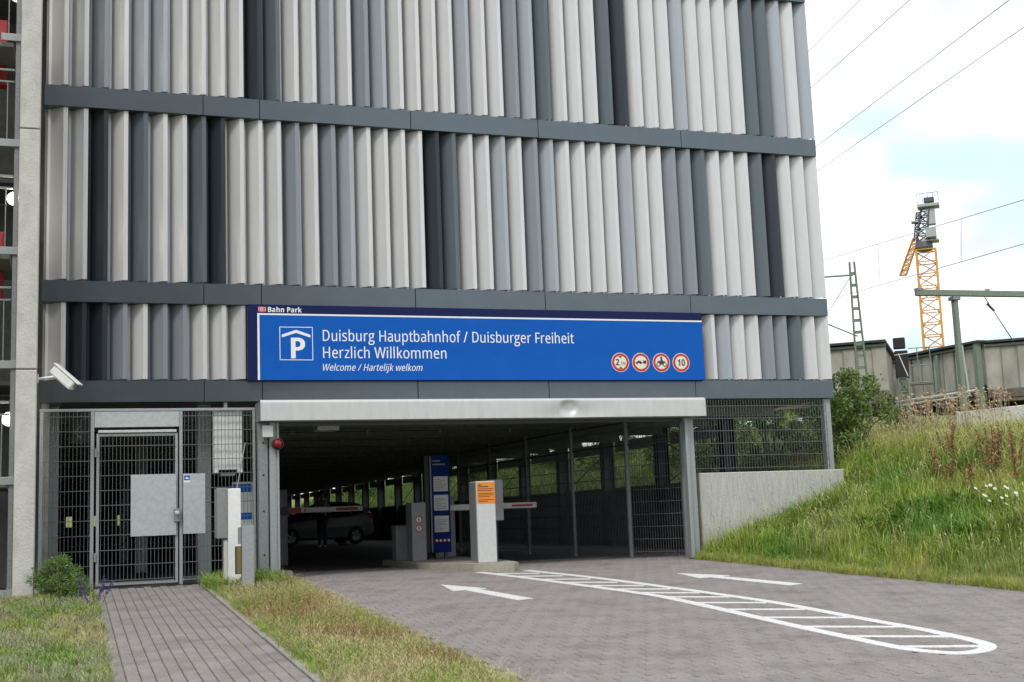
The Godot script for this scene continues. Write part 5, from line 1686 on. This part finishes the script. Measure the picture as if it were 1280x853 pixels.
	for i in 13000:
		var z := 0.9 + 9.5 * rng.randf()
		var x := 0.26 - 6.0 * pow(rng.randf(), 1.9)
		var n1 := no.get_noise_2d(x * 70, z * 50)
		var p := Vector3(x, gy(z) - 0.012, z)
		if x > 0.2 and rng.randf() < 0.5: continue
		var col := mixc(mixc(green, yellow, 0.4 + n1) * 0.85, straw, clampf(n1 * 1.6 + 0.05, 0, 0.7)) * rng.randf_range(0.8, 1.2)
		var n3 := no.get_noise_2d(x * 90 + 700, z * 70)
		if n3 > 0.12: col = mixc(col, Color(0.33, 0.34, 0.24), 0.55)
		if rng.randf() < 0.72: E.append([p, rng.randf() * TAU, rng.randf_range(0.6, 1.5), col * (0.85 if rng.randf() < 0.3 else 1.0)])
		elif rng.randf() < 0.5: G.append([p, rng.randf() * TAU, rng.randf_range(0.5, 1.1), mixc(straw, Color(0.40, 0.36, 0.34), rng.randf() * 0.6)])
		else: F.append([p, rng.randf() * TAU, rng.randf_range(0.25, 0.5), mixc(lush, Color(0.2, 0.26, 0.12), rng.randf())])
	# verge between path and driveway
	for i in 13000:
		var z := 0.3 + 10.0 * rng.randf()
		var x := rng.randf_range(1.74, 2.88)
		var n1 := no.get_noise_2d(x * 60 + 90, z * 45)
		var n2 := 1.4 * no.get_noise_2d(x * 55 - 300, z * 40)
		if (x > 2.80 or x < 1.82) and rng.randf() < 0.4: continue
		var p := Vector3(x, gy(z) - 0.012, z)
		var near := clampf((2.5 - z) * 0.8, 0.0, 1.0)
		var dryv := clampf(0.32 + n1 * 1.5 - near * 0.5, 0.0, 0.9)
		var col := mixc(mixc(green, yellow, rng.randf()) * 0.85, mixc(straw, rusty, clampf(n2 * 2.4, 0, 0.95)), dryv) * rng.randf_range(0.8, 1.2)
		var u := rng.randf()
		if u < 0.60: E.append([p, rng.randf() * TAU, rng.randf_range(0.8, 1.6), col])
		elif u < 0.9: G.append([p, rng.randf() * TAU, rng.randf_range(0.5, 1.15), mixc(straw, rusty, clampf(n2 * 2.0 + 0.1, 0, 0.7)) * rng.randf_range(0.8, 1.1)])
		elif near > 0.1: F.append([p, rng.randf() * TAU, rng.randf_range(0.35, 0.7), lush])
	# tufts in the fence line and along the wall's foot
	for i in 320:
		var x5 := rng.randf_range(1.75, 2.6)
		var z5 := rng.randf_range(0.12, 1.3)
		E.append([Vector3(x5, gy(z5) - 0.01, z5), rng.randf() * TAU, rng.randf_range(1.4, 3.2), mixc(lush, yellow, rng.randf() * 0.6)])
	scatter("lawn_grass", "short grass of the lawn and the verge along the footpath", t_short, E)
	scatter("lawn_weeds", "low broad weeds in the lawn by the footpath", t_weed, F)
	scatter("lawn_stalks", "dry thin seed stalks in the lawn and the verge", t_seed_s, G)
	# sprigs rooted in paving joints
	var H := []
	for i in 130:
		var on_path := rng.randf() < 0.65
		var x6 := 0.29 + 0.105 * float(rng.randi() % 14) if on_path else 2.97 + absf(rng.randfn(0.0, 0.18))
		var z6 := rng.randf_range(0.4, 10.0)
		if on_path and rng.randf() < 0.5: x6 = [0.30, 0.395, 1.55, 1.65][rng.randi() % 4]
		H.append([Vector3(x6, gy(z6) - 0.006, z6), rng.randf() * TAU, rng.randf_range(0.12, 0.4), mixc(green, straw, rng.randf() * 0.8)])
	scatter("joint_sprigs", "tiny sprigs of grass in the joints of the paving", t_short, H)

func leaves(mb: MB, c: Vector3, rad: Vector3, n: int, size: float, c0: Color, c1: Color, r: RandomNumberGenerator, slim := 0.45) -> void:
	for i in n:
		var d := Vector3(r.randfn(), r.randfn(), r.randfn()).normalized() * pow(r.randf(), 0.45)
		var p := c + d * rad
		var out := (d + Vector3(0, 0.35, 0) + Vector3(r.randfn(), r.randfn(), r.randfn()) * 0.55).normalized()
		var s := out.cross(Vector3(r.randfn(), r.randfn(), r.randfn())).normalized()
		var l := size * r.randf_range(0.6, 1.25)
		var m := s.cross(out)
		var g := r.randf_range(0.75, 1.25)
		mb.col = c0.lerp(c1, r.randf()) * g
		var a := p
		var tip := p + out * l + Vector3(0, -0.18 * l, 0)
		var q0 := p + out * l * 0.45 + s * l * slim * 0.5 + m * l * 0.08
		var q1 := p + out * l * 0.45 - s * l * slim * 0.5 + m * l * 0.08
		mb.tri(a, q0, tip)
		mb.tri(a, tip, q1)

func shrub(called: String, label: String, category: String, at: Vector3, size: Vector3, clumps: int, n: int, leaf: float, c0: Color, c1: Color, sd: int, slim := 0.45, group := "") -> Node3D:
	var t := thing(called, label, category, at, group)
	var r := RandomNumberGenerator.new()
	r.seed = sd
	var fo := MB.new()
	fo.use_col = true
	var stm := MB.new()
	for i in clumps:
		var a := r.randf() * TAU
		var f := sqrt(r.randf())
		var y := r.randf()
		var w := sin(PI * clampf(0.18 + y * 0.74, 0.0, 1.0))
		var c := Vector3(cos(a) * f * w * size.x, size.y * (0.12 + 0.84 * y), sin(a) * f * w * size.z)
		var rr := r.randf_range(0.14, 0.26) * minf(size.x, size.y)
		leaves(fo, c, Vector3(rr, rr * 0.8, rr), n / clumps, leaf, c0, c1, r, slim)
		var b0 := Vector3(r.randfn() * 0.05, -0.05, r.randfn() * 0.05) * size.x
		var mid := b0.lerp(c, 0.5) + Vector3(0, 0.12 * size.y, 0)
		stm.tube(b0, mid, 0.014, 0.009, 5, false)
		stm.tube(mid, c, 0.009, 0.004, 5, false)
	obj("stems", stm, M.bark, t)
	obj("foliage", fo, M.leaf, t)
	return t

func plants() -> void:
	var g0 := Color(0.07, 0.14, 0.025)
	var g1 := Color(0.17, 0.28, 0.055)
	# shrubs behind the mesh and at the corner of the building
	shrub("shrub", "dense green shrub behind the corner post of the car park", "shrub", Vector3(13.1, 1.35, -1.9), Vector3(0.75, 1.45, 0.7), 60, 5200, 0.075, g0, g1, 101)
	shrub("shrub", "light green elder shrub with pale blossom below the lattice mast", "shrub", Vector3(13.95, 1.65, -2.3), Vector3(0.8, 1.65, 0.7), 60, 5200, 0.075, Color(0.08, 0.15, 0.025), Color(0.20, 0.29, 0.07), 102)
	shrub("shrub", "leafy shrub seen through the mesh above the concrete wall", "shrub", Vector3(12.55, 1.15, -3.0), Vector3(0.6, 1.45, 0.9), 50, 4600, 0.07, g0, g1, 103)
	shrub("shrub", "dark shrub inside the corner behind the mesh infill", "shrub", Vector3(12.8, 1.3, -5.6), Vector3(0.7, 1.6, 1.4), 60, 4000, 0.075, g0 * 0.9, g1 * 0.9, 104)
	shrub("shrub", "low green shrub at the end of the concrete wall", "shrub", Vector3(13.0, 1.3, -1.0), Vector3(0.5, 0.6, 0.45), 36, 2600, 0.065, g0, g1, 105)
	shrub("shrub", "tangled shrub at the foot of the railway signal", "shrub", Vector3(16.3, 1.75, -3.9), Vector3(0.8, 0.85, 0.7), 40, 2800, 0.075, Color(0.07, 0.10, 0.035), Color(0.17, 0.19, 0.07), 106)
	for i in 9:
		var z := -9.0 - 5.4 * i
		shrub("hedge_shrub", "shrub on the bank seen through bay %s of the garage's open side" % ["one", "two", "three", "four", "five", "six", "seven", "eight", "nine"][i], "shrub", Vector3(13.6 + 0.5 * (i % 3), emb(13.6 + 0.5 * (i % 3), z) - 0.1, z), Vector3(0.9, 1.1 + 0.3 * (i % 2), 1.3), 24, 1300, 0.13, g0, g1, 120 + i, 0.45, "shrubs on the bank beside the garage")
	# bush and flowers by the tower column
	shrub("wild_bush", "feathery green bush between the tower column and the fence", "bush", Vector3(-0.16, -0.07, 0.98), Vector3(0.36, 0.50, 0.30), 60, 5600, 0.05, Color(0.09, 0.18, 0.04), Color(0.20, 0.32, 0.08), 107, 0.16)
	shrub("wild_bush", "small leafy weed below the tower column's green bush", "bush", Vector3(0.02, -0.09, 1.5), Vector3(0.24, 0.28, 0.22), 30, 2200, 0.045, Color(0.07, 0.14, 0.03), Color(0.17, 0.24, 0.06), 108, 0.2)
	var r := RandomNumberGenerator.new()
	r.seed = 77
	var purple := plain(lin(0.10, 0.07, 0.27), 0.7)
	var purples := [[0.13, 2.35, 0.34, "nearer"], [0.20, 2.7, 0.26, "lowest"], [0.33, 1.75, 0.30, "tallest"], [0.36, 1.95, 0.26, "middle"], [0.29, 2.2, 0.22, "leaning"]]
	for q in purples:
		var t := thing("viper_bugloss", "%s purple flower spike at the edge of the footpath" % q[3], "flower", Vector3(q[0], gy(q[1]) - 0.01, q[1]), "purple flower spikes by the path")
		var tip := Vector3(r.randf_range(-0.08, 0.12), q[2], r.randf_range(-0.05, 0.08))
		var sm := MB.new()
		sm.tube(Vector3.ZERO, tip, 0.004, 0.003, 5)
		obj("stem", sm, M.bark, t)
		var fl := MB.new()
		fl.use_col = true
		for k in 70:
			var f := r.randf_range(0.35, 1.0)
			leaves(fl, tip * f, Vector3(0.022, 0.012, 0.022) * (1.35 - f), 1, 0.022, Color(0.06, 0.045, 0.20), Color(0.16, 0.12, 0.36), r, 0.8)
		obj("blossoms", fl, M.leaf, t)
	# yellow flowers in the lawn
	var spots := [[-0.24, 3.2], [-0.20, 3.35], [-0.17, 3.3], [0.05, 4.15], [0.08, 4.35], [0.14, 4.5], [-0.12, 4.6], [0.05, 5.4], [-0.62, 5.6], [-0.34, 3.7], [-0.48, 4.4], [2.38, 3.9]]
	var where := ["in the cluster near the column", "second in the cluster near the column", "third in the cluster near the column", "of the pair close to the path", "lower of the pair close to the path", "nearest the footpath edging", "in mid-lawn", "low in the lawn towards the viewer", "at the picture's edge", "above the mid-lawn one", "in the pale patch", "alone in the verge beside the driveway"]
	for i in spots.size():
		var p := Vector3(spots[i][0], gy(spots[i][1]) - 0.01, spots[i][1])
		var t := thing("yellow_flower", "small yellow flower %s" % where[i], "flower", p, "yellow flowers in the grass")
		var h := r.randf_range(0.12, 0.2)
		var sm := MB.new()
		sm.tube(Vector3.ZERO, Vector3(0.01, h, 0.01), 0.0025, 0.002, 4)
		obj("stem", sm, M.bark, t)
		var fl := MB.new()
		fl.use_col = true
		for k in 12:
			var a := TAU * k / 12
			var d := Vector3(cos(a), 0.35, sin(a)).normalized()
			fl.col = Color(0.72, 0.52, 0.02) * r.randf_range(0.85, 1.1)
			var c := Vector3(0.01, h, 0.01)
			var s := Vector3(-d.z, 0, d.x) * 0.005
			fl.quad(c - s, c + s, c + d * 0.02 + s, c + d * 0.02 - s)
		obj("petals", fl, M.leaf, t)
	# rust-brown dock stands
	var docks := [["tallest", 12.89, 1.75, 0.62], ["single lower", 12.06, 2.7, 0.50], ["broad", 12.42, 3.3, 0.85], ["thick", 12.40, 3.72, 0.80], ["narrow", 12.5, 3.05, 0.70], ["short", 11.95, 3.3, 0.45], ["slender", 12.15, 2.3, 0.55]]
	for i in docks.size():
		var q: Array = docks[i]
		var t := thing("dock_plant", "%s rust-brown dock plant in seed on the bank" % q[0], "plant", Vector3(q[1], emb(q[1], q[2]) - 0.02, q[2]), "dock plants on the bank")
		var sm := MB.new()
		var sd2 := MB.new()
		sd2.use_col = true
		for k in 5 if i < 5 else 3:
			var tip := Vector3(r.randf_range(-0.14, 0.14), q[3] * r.randf_range(0.75, 1.1), r.randf_range(-0.12, 0.12))
			sm.tube(Vector3(r.randf_range(-0.03, 0.03), 0, 0), tip, 0.006, 0.003, 5)
			for m in 110:
				var f := r.randf_range(0.35, 1.0)
				leaves(sd2, tip * f, Vector3(0.035, 0.02, 0.035) * (1.3 - f), 1, 0.028, Color(0.20, 0.095, 0.04), Color(0.42, 0.24, 0.11), r, 0.8)
		obj("stalks", sm, M.bark, t)
		obj("seed_heads", sd2, M.leaf, t)
	# tall dry reed grass on the crest
	for i in 6:
		var x := 14.3 + 0.28 * i
		var z := -1.0 + 0.12 * i
		var t := thing("reed_grass", "%s dry reed tuft standing before the clad halls" % ["first", "second", "third", "fourth", "fifth", "sixth"][i], "plant", Vector3(x, emb(x, z) - 0.02, z), "dry reeds on the crest")
		var rb := MB.new()
		rb.use_col = true
		for k in 26:
			var b0 := Vector3(r.randfn() * 0.10, 0, r.randfn() * 0.10)
			var tip := b0 + Vector3(r.randfn() * 0.09, r.randf_range(0.55, 0.95), r.randfn() * 0.09)
			rb.col = Color(0.52, 0.41, 0.27) * r.randf_range(0.75, 1.2)
			rb.tube(b0, tip, 0.004, 0.003, 4, false)
			leaves(rb, tip, Vector3(0.02, 0.05, 0.02), 5, 0.07, Color(0.45, 0.34, 0.22), Color(0.62, 0.50, 0.36), r, 0.35)
		obj("stalks", rb, M.leaf, t)
	# poppies
	for q in [[11.96, 4.18, "bright red poppy", 0.34], [12.36, 3.25, "half hidden red poppy among the docks", 0.30], [12.0, 3.28, "pale red poppy below the docks", 0.26]]:
		var t := thing("poppy", "%s on the grass bank" % q[2], "flower", Vector3(q[0], emb(q[0], q[1]) - 0.01, q[1]), "poppies on the bank")
		var sm := MB.new()
		sm.tube(Vector3.ZERO, Vector3(0.0, q[3], 0.02), 0.003, 0.003, 5)
		obj("stem", sm, M.bark, t)
		var fl := MB.new()
		fl.use_col = true
		for k in 4:
			var a := TAU * k / 4 + 0.4
			var d := Vector3(cos(a), 0.5, sin(a)).normalized()
			var s := Vector3(-sin(a), 0.1, cos(a)) * 0.038
			var c := Vector3(0, q[3], 0.02)
			fl.col = Color(0.66, 0.05, 0.012)
			fl.quad(c, c + d * 0.04 - s, c + d * 0.075, c + d * 0.04 + s)
		obj("petals", fl, M.leaf, t)
	# daisies
	for q in [[11.25, 4.62, 9, "lower daisy clump"], [11.55, 4.6, 7, "upper daisy clump"], [11.65, 4.15, 4, "sparse daisy clump above the others"]]:
		var t := thing("daisy_clump", "%s of white flowers on the bank" % q[3], "flower", Vector3(q[0], emb(q[0], q[1]) - 0.01, q[1]), "white daisies on the bank")
		var sm := MB.new()
		for k in q[2]:
			var c := Vector3(r.randfn() * 0.20, r.randf_range(0.22, 0.36), r.randfn() * 0.20)
			sm.tube(Vector3(c.x * 0.5, 0, c.z * 0.5), c, 0.0025, 0.002, 4)
			var fl := MB.new()
			fl.use_col = true
			for m in 12:
				var a := TAU * m / 12
				var d := Vector3(cos(a), 0.1, sin(a))
				d = Basis(Vector3.RIGHT, 0.8) * d
				var s := Basis(Vector3.RIGHT, 0.8) * Vector3(-sin(a), 0, cos(a)) * 0.005
				fl.col = Color(0.80, 0.80, 0.77)
				fl.quad(c - s * 0.5, c + s * 0.5, c + d * 0.021 + s, c + d * 0.021 - s)
			var o := obj("flower_head", fl, M.leaf, t)
			disc(o, "flower_eye", c + Vector3(0, -0.002, 0.003), 0.008, 0.004, M.crane, 10)
		obj("stems", sm, M.bark, t)

func _ready() -> void:
	rng.seed = 20240611
	no.seed = 9
	no.frequency = 0.01
	no.fractal_octaves = 3
	sky_and_camera()
	materials()
	setting()
	garage()
	gate_and_fence()
	shutter()
	stair_tower()
	railway()
	added_dark_blocks()
	entrance_sign()
	small_equipment()
	entry_island()
	car()
	person()
	grasses()
	plants()
